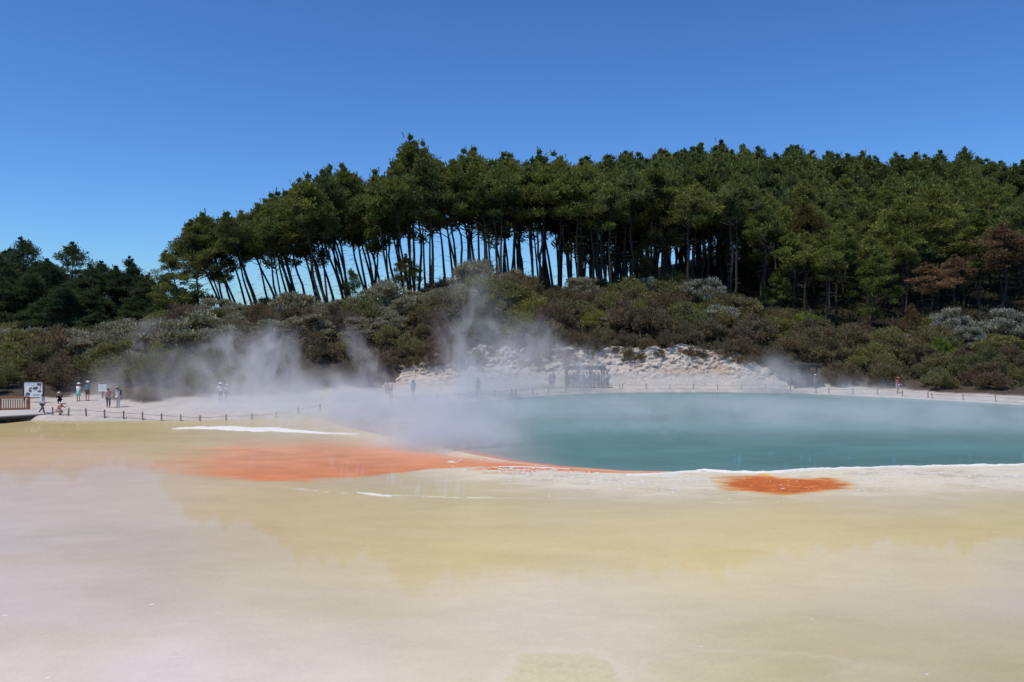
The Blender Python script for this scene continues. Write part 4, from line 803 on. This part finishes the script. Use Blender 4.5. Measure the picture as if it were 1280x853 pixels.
    if hat: fin(MB().lathe((htp[0], htp[1]-.01, htp[2]-.005), [(.22,-.012),(.225,.0),(.13,.008),(.12,.06),(.10,.105),(.03,.12)], 14, 1, 1).build('hat', cloth(hat), root, smooth=True))
    if pack: fin(MB().lathe((ch[0], ch[1]+.20, ch[2]-.30), [(.08,0),(.14,.05),(.15,.28),(.10,.42),(.04,.45)], 10, 1.05, .75).build('backpack', cloth(pack), root, smooth=True))
    return root
W3 = (.72,.72,.70)
person(53,518.2,'person in a long white top walking right at the boardwalk end',(.62,.62,.66),(.10,.10,.14),'trousers',None,'dark','walk',R(80),1.68,sleeve='long',longtop=True)
person(73,518.6,'person crouching in pink and red with a pale hat by the water',(.62,.10,.14),(.55,.32,.34),'shorts',(.75,.68,.64),'light','crouch',R(70),1.6)
person(75,508,'person in dark clothes and tan sunhat crouching behind the one in pink',(.02,.025,.02),(.02,.02,.02),'trousers',(.55,.50,.42),'dark','crouch',R(20),1.6,D=72.5,sleeve='long')
person(98,501.8,'person in a white top and turquoise skirt with a white visor hat',(.74,.74,.74),(.20,.50,.50),'skirt',W3,'light','stand',R(170),1.64)
person(109.3,501.2,'person in a blue patterned shirt, black shorts and white cap',(.07,.16,.30),(.02,.02,.025),'shorts',W3,'dark','shift',R(160),1.76)
person(128.5,499.5,'person in dark clothes half hidden behind the notice board',(.05,.05,.06),(.05,.04,.045),'trousers',None,'dark','stand',R(150),1.55,D=76.8)
person(135.5,510.0,'person in a dusty pink shirt and grey trousers beside the notice board',(.50,.26,.26),(.20,.17,.16),'trousers',None,'light','shift',R(30),1.68)
person(147.5,509.6,'person in pale grey clothes right of the pink shirted visitor',(.52,.54,.52),(.55,.55,.52),'trousers',(.30,.29,.27),'light','stand',R(-30),1.76,pack=(.10,.10,.10))
person(275.5,503,'person in a white hat deep in the left steam bank',(.66,.66,.66),(.1,.1,.12),'shorts',W3,'dark','stand',R(20),1.68,D=74)
person(283,503,'shorter person in a white hat deep in the left steam bank',(.70,.60,.60),(.12,.12,.13),'shorts',W3,'light','walk',R(60),1.55,D=74.5)
person(484,496.5,'person in pale pink at the left of the hazy pair',(.60,.42,.40),(.40,.36,.34),'shorts',None,'light','stand',R(10),1.66)
person(488.5,497,'person in pale grey at the right of the hazy pair',(.55,.50,.48),(.25,.24,.24),'trousers',None,'dark','shift',R(-20),1.7)
person(516.3,497.2,'person in a bright turquoise shirt and grey shorts walking alone',(.12,.48,.50),(.16,.20,.22),'shorts',(.30,.45,.42),'dark','walk',R(15),1.76)
person(597.5,493,'faint dark haired person behind the tall steam plume',(.10,.12,.16),(.1,.1,.1),'trousers',None,'dark','stand',R(0),1.7)
person(688,486.6,'person in a mauve top leaning by the fence left of the pergola',(.36,.26,.30),(.20,.18,.24),'shorts',None,'dark','shift',R(20),1.66)
person(691.8,486.2,'person in dark purple beside the one in mauve',(.10,.07,.12),(.24,.20,.26),'trousers',None,'dark','stand',R(-20),1.74)
for i, (px, d, top, bot, lg, hat, ps, h, lb) in enumerate([(709.5,89.3,(.36,.10,.09),(.18,.07,.06),'trousers',None,'stand',1.55,'person in dull red at the left end of the pergola'),(713.5,89.0,(.30,.20,.20),(.70,.70,.68),'shorts',None,'shift',1.62,'person in white shorts under the left of the pergola'),
   (717.5,89.1,(.05,.06,.07),(.66,.64,.62),'shorts',None,'stand',1.68,'person in black top and white shorts under the pergola'),(721.5,89.5,(.10,.42,.42),(.06,.06,.07),'shorts',None,'stand',1.80,'person in a turquoise shirt under the pergola'),
   (725.2,88.9,(.72,.72,.70),(.10,.10,.12),'shorts',None,'shift',1.45,'short person in white at the middle of the pergola'),(729.5,89.3,(.08,.07,.10),(.08,.08,.1),'trousers',None,'stand',1.74,'person all in black under the pergola'),
   (734,89.0,(.66,.68,.72),(.12,.16,.28),'shorts',None,'shift',1.80,'tall person in a white shirt and blue shorts under the pergola'),(738.5,89.4,(.16,.22,.36),(.14,.14,.16),'shorts',None,'stand',1.66,'person in a navy shirt under the pergola'),
   (743,89.1,(.26,.34,.40),(.20,.22,.24),'shorts',W3,'stand',1.78,'person in a white hat and grey blue shirt under the pergola'),(748.5,89.4,(.20,.24,.26),(.25,.26,.26),'trousers',None,'shift',1.7,'person in grey green at the right end of the pergola')]):
    person(px, 485, lb, top, bot, lg, hat, 'dark' if i % 3 else 'light', ps, R(random.uniform(-50, 50)), h, D=d)
person(759.2,485.2,'person in black and white standing outside the right post of the pergola',(.60,.58,.55),(.03,.03,.035),'trousers',None,'dark','stand',R(-60),1.74,pack=(.03,.03,.03))
person(993.5,486,'person in dull maroon inside the flat roofed shelter',(.20,.07,.09),(.06,.06,.07),'trousers',None,'dark','stand',R(20),1.68,D=89.0)
person(999,486,'person in a blue shirt inside the flat roofed shelter',(.10,.18,.34),(.20,.20,.20),'shorts',None,'dark','shift',R(-30),1.72,D=89.4)
person(1005,486,'person in grey with bare legs inside the flat roofed shelter',(.25,.26,.27),(.30,.30,.28),'shorts',None,'light','stand',R(10),1.62,D=89.1)
person(1018.5,486.5,'person in a pale hat on the path right of the flat roofed shelter',(.16,.20,.22),(.12,.16,.18),'trousers',(.5,.48,.45),'dark','stand',R(40),1.5,D=88.2)
person(1122,491.8,'person in a red and white shirt alone by the right scrub',(.55,.06,.08),(.42,.40,.58),'shorts',(.45,.12,.10),'dark','shift',R(20),1.62)
